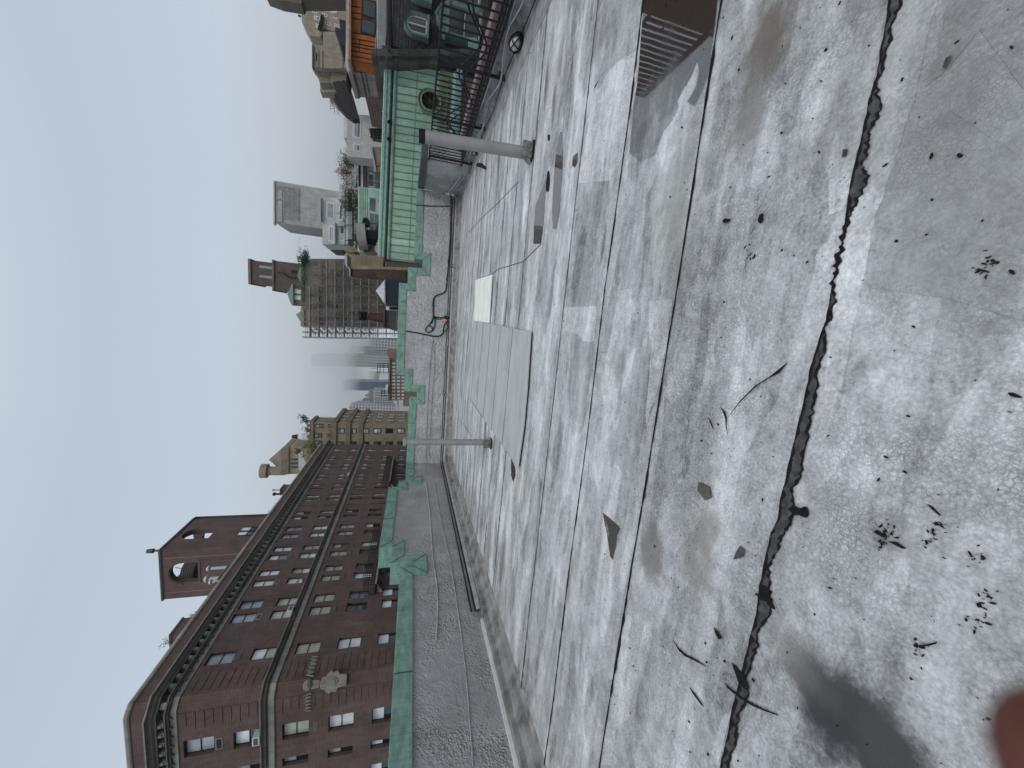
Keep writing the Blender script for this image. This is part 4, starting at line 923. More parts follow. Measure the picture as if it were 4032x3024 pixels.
pa = at(*zm(rA, wA, [(1590, 590)])[0], x=XF+1); pb = at(*zm(rA, wA, [(1630, 300)])[0], x=XF+1)
escape(pa.y, pb.y+1.5, pa.z, 'near black fire escape balcony low on the long brick house')
pa2 = at(*zm(rB, wB, [(1500, 935)])[0], x=XF+1); pb2 = at(*zm(rB, wB, [(1530, 705)])[0], x=XF+1)
escape(pa2.y, pb2.y, pa2.z, 'far black fire escape balcony near the end of the long brick house')
# --- open brick tower on its roof
TX = -27.0
K = at(624, 2167, x=TX); ty, tz = K.y, K.z
xl = at(635, 2361, y=ty).x; yb_ = at(759+0, 2044, x=TX).y
tw = thing('roof_tower', 'open brick belfry tower with round arches standing on the brick house roof', 'tower')
def archwall(g, O, s, n, s0, s1, z0, z1, op, th, seg=14):
    """wall with one round headed opening op = (a, b, sill, spring)"""
    a, b, c, sp = op; r = (b-a)/2; m = (a+b)/2
    P = lambda u, z, o=0: (O[0]+s[0]*u-n[0]*o, O[1]+s[1]*u-n[1]*o, z)
    for o in (0, th):
        g.quad(P(s0, z0, o), P(a, z0, o), P(a, z1, o), P(s0, z1, o)); g.quad(P(b, z0, o), P(s1, z0, o), P(s1, z1, o), P(b, z1, o)); g.quad(P(a, z0, o), P(b, z0, o), P(b, c, o), P(a, c, o))
        for k in range(seg):
            t0, t1 = math.pi*(1-k/seg), math.pi*(1-(k+1)/seg)
            g.quad(P(m+r*math.cos(t0), sp+r*math.sin(t0), o), P(m+r*math.cos(t1), sp+r*math.sin(t1), o), P(m+r*math.cos(t1), z1, o), P(m+r*math.cos(t0), z1, o))
    g.quad(P(a, c), P(a, c, th), P(a, sp, th), P(a, sp)); g.quad(P(b, c), P(b, sp), P(b, sp, th), P(b, c, th)); g.quad(P(a, c), P(b, c), P(b, c, th), P(a, c, th))
    for k in range(seg):
        t0, t1 = math.pi*(1-k/seg), math.pi*(1-(k+1)/seg)
        g.quad(P(m+r*math.cos(t0), sp+r*math.sin(t0)), P(m+r*math.cos(t0), sp+r*math.sin(t0), th), P(m+r*math.cos(t1), sp+r*math.sin(t1), th), P(m+r*math.cos(t1), sp+r*math.sin(t1)))
    g.quad(P(s0, z1), P(s1, z1), P(s1, z1, th), P(s0, z1, th))
z4 = (500, 2100, 900, 2450)
aL = at(*zm(z4, 1896, [(1050, 915)])[0], y=ty).x; aR = at(*zm(z4, 1896, [(1000, 560)])[0], y=ty).x; top = at(*zm(z4, 1896, [(795, 740)])[0], y=ty).z
r_ = (aR-aL)/2; zb_ = at(*zm(z4, 1896, [(1325, 740)])[0], y=ty).z
g = MB(); tb = 16.2
archwall(g, (0, ty), (1, 0), (0, -1), xl, TX, tb, tz, (aL, aR, zb_, top-r_), .6)
archwall(g, (0, yb_-.0), (1, 0), (0, -1), xl, TX, tb, tz, (aL, aR, zb_, top-r_), .6)
b0 = at(*zm(rA, wA, [(560, 325)])[0], x=TX).y; b1 = at(*zm(rA, wA, [(560, 270)])[0], x=TX).y; t_ = at(*zm(rA, wA, [(475, 300)])[0], x=TX).z; sl_ = at(*zm(rA, wA, [(640, 300)])[0], x=TX).z
archwall(g, (TX, 0), (0, 1), (1, 0), ty+.001, yb_, tb, tz, (b0, b1, sl_, t_-(b1-b0)/2), .6)
archwall(g, (xl+.6, 0), (0, 1), (1, 0), ty+.001, yb_, tb, tz, (b0, b1, sl_, t_-(b1-b0)/2), .6)
g.build('wall', MT['brick_dark'], tw)
g = MB(); g.box(aL-.25, aR+.25, ty-.06, ty, zb_-.25, zb_-.05); g.box(aL-.25, aL-.1, ty-.06, ty, tb, zb_-.25); g.box(aR+.1, aR+.25, ty-.06, ty, tb, zb_-.25)
for k in range(14):
    t0, t1 = math.pi*k/14, math.pi*(k+1)/14; m_ = (aL+aR)/2; sp_ = top-r_
    g.prism([(m_+(r_+.1)*math.cos(t0), ty, sp_+(r_+.1)*math.sin(t0)), (m_+(r_+.1)*math.cos(t1), ty, sp_+(r_+.1)*math.sin(t1)), (m_+(r_+.3)*math.cos(t1), ty, sp_+(r_+.3)*math.sin(t1)), (m_+(r_+.3)*math.cos(t0), ty, sp_+(r_+.3)*math.sin(t0))], (0, -.06, 0))
g.build('arch_moulding', MT['brick_dark'], tw)
MB().sweep([(0, -.25), (.1, -.2), (.14, -.05), (.0, .06), (-.5, .1)], [(xl, yb_), (xl, ty), (TX, ty), (TX, yb_+.1)]).build('coping', MT['limestone_dark'], tw).location = (0, 0, tz)
g = MB()
for xx in (xl+.75, TX-1.0): g.box(xx, xx+.05, ty-.05, ty, tb, tz-.4)
g.build('downpipe', plain('pinkish_pipe', (.30, .2, .18), .6), tw)
wy0 = at(*zm(rA, wA, [(790, 312)])[0], x=TX).y; wy1 = at(*zm(rA, wA, [(810, 262)])[0], x=TX).y; wz = at(*zm(rA, wA, [(800, 290)])[0], x=TX).z
for q in (0, .52): 
    u0 = wy0+(wy1-wy0)*q; window(tw, (TX, 0), (0, 1), (1, 0), (u0, u0+(wy1-wy0)*.42, wz-1.9, wz), -.03, ('dark', 'bright'))
g = MB(); g.tube([(TX-.15, ty+.2, tz), (TX-.15, ty+.2, tz+.5), (TX-.15, ty+.2, tz+.55), (TX-.15, ty+.2, tz+1.1)], [.12, .1, .25, .22], 10); g.build('finial', MT['limestone_dark'], tw)
# steel and tank inside the arches
tk = thing('water_tank', 'wooden water tank with iron hoops seen through the arch of the brick belfry', 'water tank')
tc_ = at(*zm(z4, 1896, [(1200, 690)])[0], y=(ty+yb_)/2); th_ = at(*zm(z4, 1896, [(1080, 690)])[0], y=(ty+yb_)/2).z; tl_ = at(*zm(z4, 1896, [(1330, 690)])[0], y=(ty+yb_)/2).z
wood = plain('tank_wood', (.10, .105, .10), .8, 0, .4, 6, streak=True)
g = MB(); g.tube([(tc_.x, tc_.y, tl_), (tc_.x, tc_.y, th_)], [1.05, .98], 24); g.build('tub', wood, tk)
g = MB()
for k in range(6): zz = tl_+(th_-tl_)*(k+.5)/6; g.tube([(tc_.x, tc_.y, zz), (tc_.x, tc_.y, zz+.04)], 1.06-.01*k, 24)
g.build('hoops', MT['dark_metal'], tk)
g = MB(); g.tube([(tc_.x+.2, tc_.y, th_), (tc_.x+.5, tc_.y, th_+.9)], .05, 6); g.tube([(tc_.x-.4, tc_.y, th_), (tc_.x-.9, tc_.y, th_+.5), (tc_.x-1.0, tc_.y, th_-1)], .04, 6); g.build('pipe', MT['galv'], tk)
g = MB()
for dx, dy in ((-.8, -.8), (.8, -.8), (.8, .8), (-.8, .8)): g.box(tc_.x+dx-.06, tc_.x+dx+.06, tc_.y+dy-.06, tc_.y+dy+.06, 16.3, tl_)
for zz in (tl_-.1, tl_-1.4): g.box(tc_.x-.9, tc_.x+.9, tc_.y-.86, tc_.y-.76, zz-.05, zz+.05); g.box(tc_.x-.9, tc_.x+.9, tc_.y+.76, tc_.y+.86, zz-.05, zz+.05)
g.build('stand', MT['dark_metal'], tk)
# roof vents, chimneys
def roofvent(X, Y, x, r, h, lab, mat='galv'):
    q = at(X, Y, x=x); root = thing('roof_vent', lab, 'vent', 'metal vents on the brick house roof')
    MB().tube([(x, q.y, 16.3), (x, q.y, q.z)], r, 12).build('pipe', MT[mat], root)
    MB().tube([(x, q.y, q.z), (x, q.y, q.z+h*.4), (x, q.y, q.z+h*.6), (x, q.y, q.z+h)], [r*1.1, r*1.9, r*1.9, r*1.2], 12).build('cowl', MT[mat], root)
roofvent(*zm(z4, 1896, [(1570, 655)])[0], -26, .14, .35, 'galvanised vent cowl before the belfry, the one nearest the far end')
roofvent(*zm(z4, 1896, [(1540, 850)])[0], -26, .17, .4, 'largest galvanised vent cowl before the belfry')
roofvent(*zm(z4, 1896, [(1600, 905)])[0], -25.6, .12, .3, 'small galvanised vent cowl on the brick house side of the larger one')
roofvent(*zm(rB, wB, [(440, 1055)])[0], -25.5, .13, .35, 'black vent stack on the far part of the brick roof', 'black')
roofvent(*zm(rB, wB, [(430, 1018)])[0], -25.5, .08, .3, 'thin grey vent stack on the far part of the brick roof')
def stack(px, x, w, lab, mat='limestone_dark'):
    (X0, Y0), (X1, Y1) = px; a = at(X0, Y0, x=x); b = at(X0, Y1, x=x); root = thing('chimney', lab, 'chimney')
    y0, y1 = sorted((a.y, b.y)); MB().box(x-w, x, y0, y1, 16.2, a.z).build('stack', MT[mat], root); MB().box(x-w-.06, x+.06, y0-.06, y1+.06, a.z, a.z+.14).build('cap', MT['limestone_dark'], root, bevel=.02)
stack(zm(rA, wA, [(405, 885), (405, 795)]), -24.8, 1.2, 'broad mossy stone chimney before the brick belfry', 'brick_dark')
stack(zm(rA, wA, [(1042, 40), (1042, 12)]), -24.8, .8, 'dark square chimney beyond the belfry with vent stacks beside it', 'brick_dark')
stack(zm(z4, 1896, [(1665, 930), (1665, 610)]), -25.6, 1.0, 'low grey plinth block carrying the vent cowls before the belfry')

# --- leaves
def leafmat(name, c):
    m = NM(name, .65); r = m.n('ShaderNodeObjectInfo'); f = m.mr(m.noise(6, 3, .6), .3, .7, .55, 1.5); m.col(m.mix(1, rgb(*c), m.comb(f, f, f), 'MULTIPLY')); return m.mat
MT['leaf'] = leafmat('leaf_green', (.055, .085, .03)); MT['leaf_y'] = leafmat('leaf_yellow_green', (.14, .15, .045)); MT['leaf_d'] = leafmat('leaf_dark', (.025, .045, .022)); MT['leaf_r'] = leafmat('leaf_red', (.16, .03, .035))
MT['twig'] = plain('twig', (.06, .045, .035), .9)
def bush(lab, c, rx, ry, rz, n=500, leaf=.12, mat='leaf', seed=1, sparse=False, cat='plant', name='shrub', group=None):
    root = thing(name, lab, cat, group); rnd = random.Random(seed); c = Vector(c)
    st = MB(); ends = []
    for k in range(9 if not sparse else 5):
        e = c+Vector((rnd.uniform(-rx, rx)*.8, rnd.uniform(-ry, ry)*.8, rz*rnd.uniform(.6, 1.9))); b = c+Vector((rnd.uniform(-.2, .2)*rx, rnd.uniform(-.2, .2)*ry, -rz*.2)); md = b.lerp(e, .5)+Vector((rnd.uniform(-.1, .1), rnd.uniform(-.1, .1), .1))*rz
        st.tube([b, md, e], [.03*rz+.008, .02*rz+.006, .005], 5); ends += [md, e, md.lerp(e, .5)]
    st.build('stem', MT['twig'], root)
    lf = MB(); cl = [q+Vector((rnd.gauss(0, rx*.15), rnd.gauss(0, ry*.15), rnd.gauss(0, rz*.15))) for q in ends]
    for k in range(n):
        q = rnd.choice(cl); p = q+Vector((rnd.gauss(0, rx*.2), rnd.gauss(0, ry*.2), rnd.gauss(0, rz*.22))); L = leaf*rnd.uniform(.5, 1.2)
        a = Vector((rnd.gauss(0, 1), rnd.gauss(0, 1), rnd.gauss(0, 1))).normalized(); b = a.orthogonal().normalized()
        lf.quad(p-a*L*.5, p+b*L*.25, p+a*L*.5, p-b*L*.25)
    lf.build('foliage', MT[mat], root); return root
def onmain(px, reg=rA, w=wA, x=XF-.2): return at(*zm(reg, w, [px])[0], x=x)
q = onmain((800, 430), x=-24.3); bush('dense green shrub growing from the parapet below the brick belfry', (q.x, q.y, 15.95), .5, 2.2, .55, 1500, .16, 'leaf', 1)
q = onmain((540, 820), x=-24.4); bush('green weeds on the parapet in front of the mossy chimney', (q.x, q.y, 16.2), .4, 1.0, .45, 600, .12, 'leaf', 2)
q = onmain((420, 925), x=-24.2); bush('thin leafy weed standing against the sky on the brick house side of the mossy chimney', (q.x, q.y, 16.7), .3, .45, .55, 120, .1, 'leaf', 3, True)
q = onmain((1040, 130), x=-24.1); bush('yellow green weed on the parapet beyond the belfry', (q.x, q.y, 16.3), .3, .8, .3, 250, .12, 'leaf_y', 4)
q = onmain((975, 190), x=-24.3); bush('dry brown weeds on the parapet just beyond the belfry', (q.x, q.y, 16.3), .3, 1.2, .45, 220, .1, 'leaf_y', 5, True)
#@@PART4
# ---------------------------------------------------------------- generic distant building helpers
def face(reg, w, px, y): return [at(*q, y=y) for q in zm(reg, w, px)]
def bld(name, label, cat, mat, reg, w, px, y, depth=10, part='wall', group=None):
    root = thing(name, label, cat, group); MB().prism(face(reg, w, px, y), (0, depth, 0)).build(part, mat, root); return root
def part(root, name, mat, reg, w, px, y, depth=.5, **k): return MB().prism(face(reg, w, px, y), (0, depth, 0)).build(name, mat, root, **k)
FR = {'white': MT['white'], 'dark': MT['win_frame']}
def win(root, reg, w, px, y, kinds=('dark', 'grey'), fr='dark', split='h', e=.07, sill=False):
    """window seen at px rectangle (X0, Y0, X1, Y1) in region pixels on plane y"""
    x0, y0, x1, y1 = px; a = at(*zm(reg, w, [((x0+x1)/2, y0)])[0], y=y); b = at(*zm(reg, w, [((x0+x1)/2, y1)])[0], y=y)
    t = at(*zm(reg, w, [(x0, (y0+y1)/2)])[0], y=y).z; s = at(*zm(reg, w, [(x1, (y0+y1)/2)])[0], y=y).z
    xa, xb = sorted((a.x, b.x)); zb, zt = sorted((t, s))
    g = MB(); g.box(xa-e*.4, xb+e*.4, y-.05, y+.05, zb-e*.4, zt+e*.4); 
    if sill: g.box(xa-.1, xb+.1, y-.15, y, zb-.14, zb-.03)
    o = g.build('window', FR[fr] if isinstance(fr, str) else fr, root)
    mz, mx = (zb+zt)/2, (xa+xb)/2
    sp = [(xa+e, xb-e, mz+e*.4, zt-e), (xa+e, xb-e, zb+e, mz-e*.4)] if split == 'h' else [(xb-(xb-mx)+e*.4, xb-e, zb+e, zt-e), (xa+e, mx-e*.4, zb+e, zt-e)] if split == 'v' else [(xa+e, xb-e, zb+e, zt-e)]
    for q, k in zip(sp, kinds): MB().box(q[0], q[1], y-.07, y-.05, q[2], q[3]).build('pane', PANES[k], o)
    return o
def wside(root, x, ys, zs, kinds=('dark',), fr='dark', sgn=1, e=.06):
    """windows on a wall facing sgn*x at x"""
    for a, b in ys:
        for c, d in zs:
            o = MB().box(x, x+sgn*.05, a, b, c, d).build('window', FR[fr], root); MB().box(x+sgn*.05, x+sgn*.065, a+e, b-e, c+e, d-e).build('pane', PANES[rnd.choice(kinds)], o)
rnd = random.Random(5)
MT['tan_stone'] = stone('tan_stone', (.30, .245, .165), .8, .4, .012, .25)
MT['tan_brick'] = brick('tan_brick', (.29, .235, .16), (.23, .185, .125), (.25, .215, .16), .3, .1, .012, dirt=.25, bump=0)
MT['tan_dark'] = stone('tan_dark_trim', (.19, .155, .11), .8, .4, .012, .25)
MT['deco'] = stone('deco_tan', (.33, .28, .22), 1.2, .9, .008, .15)
MT['deco_dark'] = plain('deco_dark', (.16, .14, .11), .8, 0, .2, .4)
MT['concrete'] = stone('pale_concrete', (.40, .405, .395), 7, 5, .04, .10, .7)
MT['concrete_w'] = plain('white_render', (.50, .50, .475), .8, 0, .15, .5)
MT['white_brick'] = brick('white_brick', (.50, .50, .47), (.45, .45, .43), (.40, .40, .38), .3, .1, .01, dirt=.12, bump=0)
MT['brown_stone'] = stone('brown_stone', (.20, .155, .13), 1.3, .5, .02, .3, .7)
MT['grimy'] = stone('grimy_stone', (.105, .10, .092), 1.1, .75, .02, .6, .5)
MT['red_brick'] = brick('red_brick', (.095, .055, .045), (.065, .042, .036), (.11, .085, .075), .25, .08, .015, dirt=.3, bump=0)
MT['burnt_brick'] = brick('burnt_brick', (.10, .042, .028), (.03, .02, .016), (.06, .045, .035), .25, .085, .015, dirt=.6, bump=0)
MT['orange'] = plain('orange_boards', (.36, .105, .022), .55, 0, .3, 1.2)
MT['slate_blk'] = plain('black_felt', (.028, .028, .032), .7, 0, .3, 1)
MT['steel'] = plain('brushed_steel', (.50, .49, .47), .35, .25, .12, 3)

# ---------------------------------------------------------------- tan stone apartment house beyond the brick one
Y1 = 82
t = thing('stone_house', 'tan stone apartment house with setbacks just beyond the end of the brick house', 'building')
cor = at(900+1300*.4219, 1500+402*.4219, y=Y1); zt = at(*zm(rB, wB, [(965, 470)])[0], y=Y1).z; xe = -40
ye = at(1500, 1500+277*.4219, x=cor.x).y
g = MB(); g.box(xe, cor.x, Y1, ye, GZ, zt); g.build('wall', MT['tan_brick'], t)
zu = at(*zm(rB, wB, [(760, 450)])[0], y=Y1+1).z; xu = at(*zm(rB, wB, [(850, 385)])[0], y=Y1+1).x
yu = at(900+850*.4219, 1500+337*.4219, x=xu).y
MB().box(xe, xu, Y1+1, yu, zt, zu).build('upper_storeys', MT['tan_brick'], t)
g = MB()
for z_ in (zt, at(*zm(rB, wB, [(1095, 470)])[0], y=Y1).z, at(*zm(rB, wB, [(1215, 470)])[0], y=Y1).z):
    g.box(xe, cor.x+.3, Y1-.3, ye+.3, z_-.9, z_)
g.box(xe, xu+.25, Y1+.75, yu+.2, zu-.7, zu)
for k in range(16): g.box(cor.x-1-k*1.2, cor.x-.4-k*1.2, Y1-.35, Y1+.2, zt, zt+.5)
for k in range(12): g.box(xu-1-k*1.2, xu-.5-k*1.2, Y1+.7, Y1+1.2, zu, zu+.55)
g.build('stone_bands', MT['tan_dark'], t)
for X0, X1 in ((1012, 1080), (1128, 1193), (1242, 1310), (1355, 1422), (1467, 1532), (1575, 1642)):
    win(t, rB, wB, (X0, 445, X1, 487), Y1, rnd.choice((('bright', 'mid'), ('dark', 'dark'), ('grey', 'mid'))), split='h', e=.12)
    win(t, rB, wB, (X0, 567, X1, 597), Y1, ('grey', 'dark'), e=.12)
    z0 = at(*zm(rB, wB, [(X0, 470)])[0], y=Y1).z; z1 = at(*zm(rB, wB, [(X1, 470)])[0], y=Y1).z
    wside(t, cor.x, [(Y1+2.2, Y1+3.4)]+[(Y1+5+q*2.4, Y1+6.3+q*2.4) for q in range(int((ye-Y1-6)/2.4))], [(z1, z0)], ('dark', 'dark', 'grey'))
for px in ((815, 402, 882, 438), (928, 405, 950, 438), (803, 493, 870, 527), (918, 495, 948, 525), (803, 557, 870, 590)): win(t, rB, wB, px, Y1+1, ('slate', 'grey'), e=.12)
wside(t, xu, [(Y1+1+(yu-Y1-1)*q, Y1+1+(yu-Y1-1)*(q+.18)) for q in (.15, .6)], [(zu-5, zu-2)], ('dark',))
# its church like tower
t = thing('stone_tower', 'tan stone tower with pyramid roof and round corner turret behind the brick house', 'tower')
YT = 96
part(t, 'wall', MT['tan_brick'], rB, wB, [(490, 640), (600, 607), (1000, 607), (1000, 860), (660, 868), (485, 870)], YT, 9)
a = [at(*q, y=YT+.5) for q in zm(rB, wB, [(490, 645), (490, 838)])]; ap_ = at(*zm(rB, wB, [(375, 735)])[0], y=YT+4.5)
g = MB(); b0 = [a[0], a[1], a[1]+Vector((0, 8, 0)), a[0]+Vector((0, 8, 0))]
for i in range(4): g.quad(b0[i], b0[(i+1) % 4], ap_)
g.build('roof', MT['tan_dark'], t)
part(t, 'cornice', MT['tan_dark'], rB, wB, [(488, 640), (545, 622), (560, 618), (560, 872), (538, 872), (498, 872), (483, 872)], YT-.35, 9.7)
q0 = at(*zm(rB, wB, [(305, 818)])[0], y=YT+1); q1 = at(*zm(rB, wB, [(490, 838)])[0], y=YT+1)
g = MB(); g.tube([(q1.x, q1.y, q1.z-1), (q1.x, q1.y, q0.z-1.6), (q1.x, q1.y, q0.z-1.4), (q1.x, q1.y, q0.z)], [1.1, 1.05, 1.7, 1.7], 12); g.build('turret', MT['tan_brick'], t)
for (y0, y1) in ((722, 742), (757, 780), (792, 815)):
    a_ = at(*zm(rB, wB, [(645, y1)])[0], y=YT); b_ = at(*zm(rB, wB, [(580, y0)])[0], y=YT); w_ = b_.x-a_.x
    g = MB(); g.prism([(a_.x, YT-.05, a_.z), (b_.x, YT-.05, a_.z)]+[((a_.x+b_.x)/2+w_/2*math.cos(k/8*math.pi), YT-.05, b_.z-w_/2+w_/2*math.sin(k/8*math.pi)) for k in range(9)], (0, .1, 0)); g.build('window', PANES['dark'], t)
for nm_, px, yy, mat_, lab in (('penthouse', [(690, 600), (780, 600), (800, 760), (720, 760), (690, 700)], 88, 'tan_brick', 'small tan penthouse with round window between stone tower and stone house'),
                     ('roof_wall', [(655, 640), (720, 650), (720, 860), (655, 830)], 93, 'concrete_w', 'low white roof wall at the foot of the stone tower')):
    bld(nm_, lab, 'building', MT[mat_], rB, wB, px, yy, 4)
q = at(*zm(rB, wB, [(840, 630)])[0], y=80); bush('yellow green tree on the terrace at the end of the brick house', q, 1.6, 1.2, 1.6, 900, .35, 'leaf_y', 6, cat='tree', name='terrace_tree')
for k, (px_, lab) in enumerate((((725, 370), 'dark spiky roof plant on the stone house corner'), ((740, 460), 'dark roof shrub on the middle of the stone house'), ((705, 345), 'leafy roof plant at the skyline end of the stone house'), ((660, 655), 'green shrub at the foot of the stone tower'))):
    q = at(*zm(rB, wB, [px_])[0], y=83); bush(lab, q-Vector((0, 0, .6)), .8, .6, .8, 200, .3, 'leaf_d', 60+k)
t = thing('roof_fan', 'white domed roof ventilator with dark cap on the stone house', 'vent'); q = at(*zm(rB, wB, [(755, 520)])[0], y=84)
MB().tube([(q.x, q.y, q.z), (q.x, q.y, q.z+1.4), (q.x, q.y, q.z+2.2)], [.7, .7, .4], 14).build('dome', MT['white'], t); MB().tube([(q.x, q.y, q.z+2.2), (q.x, q.y, q.z+3.3)], [.5, .3], 10).build('cap', MT['black'], t)

# ---------------------------------------------------------------- far skyline
def gridmat(name, wall, glass, wx, wz, fx=.5, fz=.5, rough=.7):
    m = NM(name, rough); v, h, z = wallcoords(m)
    a = m.m('LESS_THAN', m.m('FRACT', m.m('DIVIDE', h, wx)), fx); b = m.m('LESS_THAN', m.m('FRACT', m.m('DIVIDE', z, wz)), fz); k = m.m('MULTIPLY', a, b)
    m.col(m.mix(k, rgb(*wall), rgb(*glass))); return m.mat
MT['far1'] = gridmat('far_pale_tower', (.46, .47, .44), (.05, .06, .08), 6.5, 5.5, .45, .5); MT['far2'] = gridmat('far_grey_tower', (.44, .45, .46), (.06, .08, .10), 6, 6, .6, .45)
MT['far3'] = gridmat('far_blue_glass', (.06, .13, .21), (.03, .08, .15), 9, 26, .85, .92, .3); MT['far4'] = gridmat('far_ribbed_tower', (.30, .32, .34), (.09, .11, .13), 4, 30, .5, .95)
FG = 'far towers fading into the low cloud'
def far(label, mat, reg, w, px, y, depth=30): 
    ll = list(px); r = bld('far_tower', label, 'tower', MT[mat], reg, w, ll, y, depth, 'body', FG); return r
far('tall pale slab tower whose top disappears into the cloud', 'far1', rC, wC, [(900, 1105), (1900, 1105), (1900, 1243), (900, 1215)], 900, 60)
far('pale tower immediately above the tall slab in the picture, fading top', 'far2', rC, wC, [(1310, 1008), (1900, 1012), (1900, 1082), (1310, 1070)], 1050)
far('grey gridded tower beside the scaffolded building', 'far2', rC, wC, [(1590, 930), (1900, 930), (1900, 1045), (1590, 1042)], 800)
far('stepped pale tower fading out above the gridded one', 'far1', rC, wC, [(1200, 945), (1900, 930), (1900, 1010), (1230, 1010)], 1200)
far('low ribbed tower between the tall slab and the paler tower', 'far4', rC, wC, [(1485, 1062), (1900, 1062), (1900, 1106), (1480, 1102)], 780)
far('blue glass tower with its top in the cloud', 'far3', rC, wC, [(1250, 1392), (1900, 1392), (1900, 1500), (1250, 1480)], 950, 40)
far('very pale low tower on the railing side of the blue glass one', 'far1', rC, wC, [(1520, 1290), (1900, 1290), (1900, 1380), (1520, 1375)], 1350)
far('dark blue tower on the brick house side of the domed tower', 'far3', rC, wC, [(1660, 1560), (1900, 1560), (1900, 1650), (1660, 1640)], 700)
far('grey ribbed tower beside the tan stone house', 'far4', rB, wB, [(1245, 182), (1800, 182), (1800, 212), (1245, 210)], 900)
far('pale brick tower partly hidden by the tan stone house', 'far2', rB, wB, [(1190, 212), (1800, 212), (1800, 300), (1120, 290), (1125, 232)], 820)
t = thing('domed_tower', 'small far tower with stepped dome and gilded tip', 'tower')
g = MB(); q = at(*zm(rB, wB, [(1320, 135)])[0], y=650); b_ = at(*zm(rB, wB, [(1700, 135)])[0], y=650); tp = at(*zm(rB, wB, [(1270, 135)])[0], y=650)
g.tube([(q.x, 650, GZ), (q.x, 650, q.z-6)], [15, 15], 8); g.build('body', MT['far4'], t)
g = MB(); hh = tp.z-q.z; g.tube([(q.x, 650, q.z-6), (q.x, 650, q.z), (q.x, 650, q.z+hh*.3), (q.x, 650, q.z+hh*.35), (q.x, 650, tp.z)], [12, 11, 7, 3.5, .6], 10); g.build('dome', plain('verdigris_far', (.12, .14, .14), .7), t)
t = bld('gilded_cupola', 'tiny gilded cupola on a mast before the domed tower', 'cupola', plain('gilt', (.42, .26, .08), .4), rB, wB, [(1355, 125), (1370, 112), (1378, 112), (1378, 138), (1368, 138)], 500, 3, 'cap'); part(t, 'mast', MT['galv'], rB, wB, [(1376, 122), (1700, 122), (1700, 126), (1376, 126)], 501, 1)
# --- low brown brick block with rooftop plant
YB = 190
t = bld('brown_block', 'low brown brick block with two belts of windows just above the far parapet', 'building', brick('brown_brick', (.17, .125, .09), (.13, .095, .07), (.16, .13, .10), .4, .16, .02, dirt=.2, bump=0), rC, wC, [(1745, 1135), (2100, 1135), (2100, 1590), (1735, 1590), (1745, 1400)], YB, 40)
part(t, 'cornice', MT['tan_dark'], rC, wC, [(1745, 1130), (1762, 1130), (1752, 1595), (1735, 1595)], YB-1, 2)
for X0, X1 in ((1782, 1812), (1838, 1862), (1886, 1908)):
    for c in range(11):
        yy = 1185+c*38; win(t, rC, wC, (X0, yy, X1, yy+13), YB, (rnd.choice(('dark', 'dark', 'mid')), 'dark'), 'white', 'none', e=.25)
bld('roof_plant_box', 'white plant box on the roof of the brown block', 'plant room', MT['white'], rC, wC, [(1645, 1305), (1742, 1300), (1742, 1365), (1640, 1368)], YB+2, 8, 'body')
bld('white_tank_box', 'long white tank housing above the brick house end of the brown block', 'plant room', MT['white'], rC, wC, [(1705, 1440), (1735, 1440), (1735, 1530), (1705, 1525)], YB-3, 5, 'body')
t = thing('roof_gantry', 'black steel roof framework standing on the brown block', 'gantry')
g = MB()
def bar2(reg, w, p, q, y, r): g.tube([at(*zm(reg, w, [p])[0], y=y), at(*zm(reg, w, [q])[0], y=y)], r, 5)
for yy in (1190, 1215, 1240, 1262, 1285): bar2(rC, wC, (1615, yy), (1742, yy), YB+1, .16)
for X in (1620, 1650, 1690, 1738): bar2(rC, wC, (X, 1188), (X, 1290), YB+1, .16)
bar2(rC, wC, (1545, 1245), (1620, 1245), YB+1, .1)
g.build('frame', MT['dark_metal'], t)
t = thing('roof_gantry', 'black steel gantry standing above the long white tank housing on the brown block', 'gantry'); g = MB()
for yy in (1500, 1520, 1550): bar2(rC, wC, (1660, yy), (1735, yy-10), YB-5, .2)
for X in (1665, 1700): bar2(rC, wC, (X, 1480), (X, 1555), YB-5, .16)
g.build('frame', MT['dark_metal'], t)
bld('pink_gable_house', 'small pink brick gable beside the tall pale slab tower', 'building', plain('pink_brick', (.25, .13, .11), .8), rC, wC, [(1725, 1050), (1840, 1048), (1840, 1128), (1745, 1128), (1725, 1100)], 210, 10)
bld('roof_pipe', 'white roof pipe with round cowl on the railing side of the tan stone house', 'pipe', MT['white'], rB, wB, [(1540, 192), (1560, 190), (1575, 192), (1580, 275), (1560, 275), (1560, 212), (1540, 208)], 120, 1.2, 'body')
bld('low_far_house', 'row of low pale far roofs beside the tan stone house', 'building', MT['concrete_w'], rB, wB, [(1590, 180), (2000, 180), (2000, 275), (1585, 275)], 260, 20)
t = bld('low_far_house', 'low dim roofs filling the gap behind the notch in the far parapet', 'building', MT['tan_dark'], rC, wC, [(1860, 900), (2000, 900), (2000, 1659), (1900, 1659), (1900, 1130), (1860, 1130)], 240, 20)

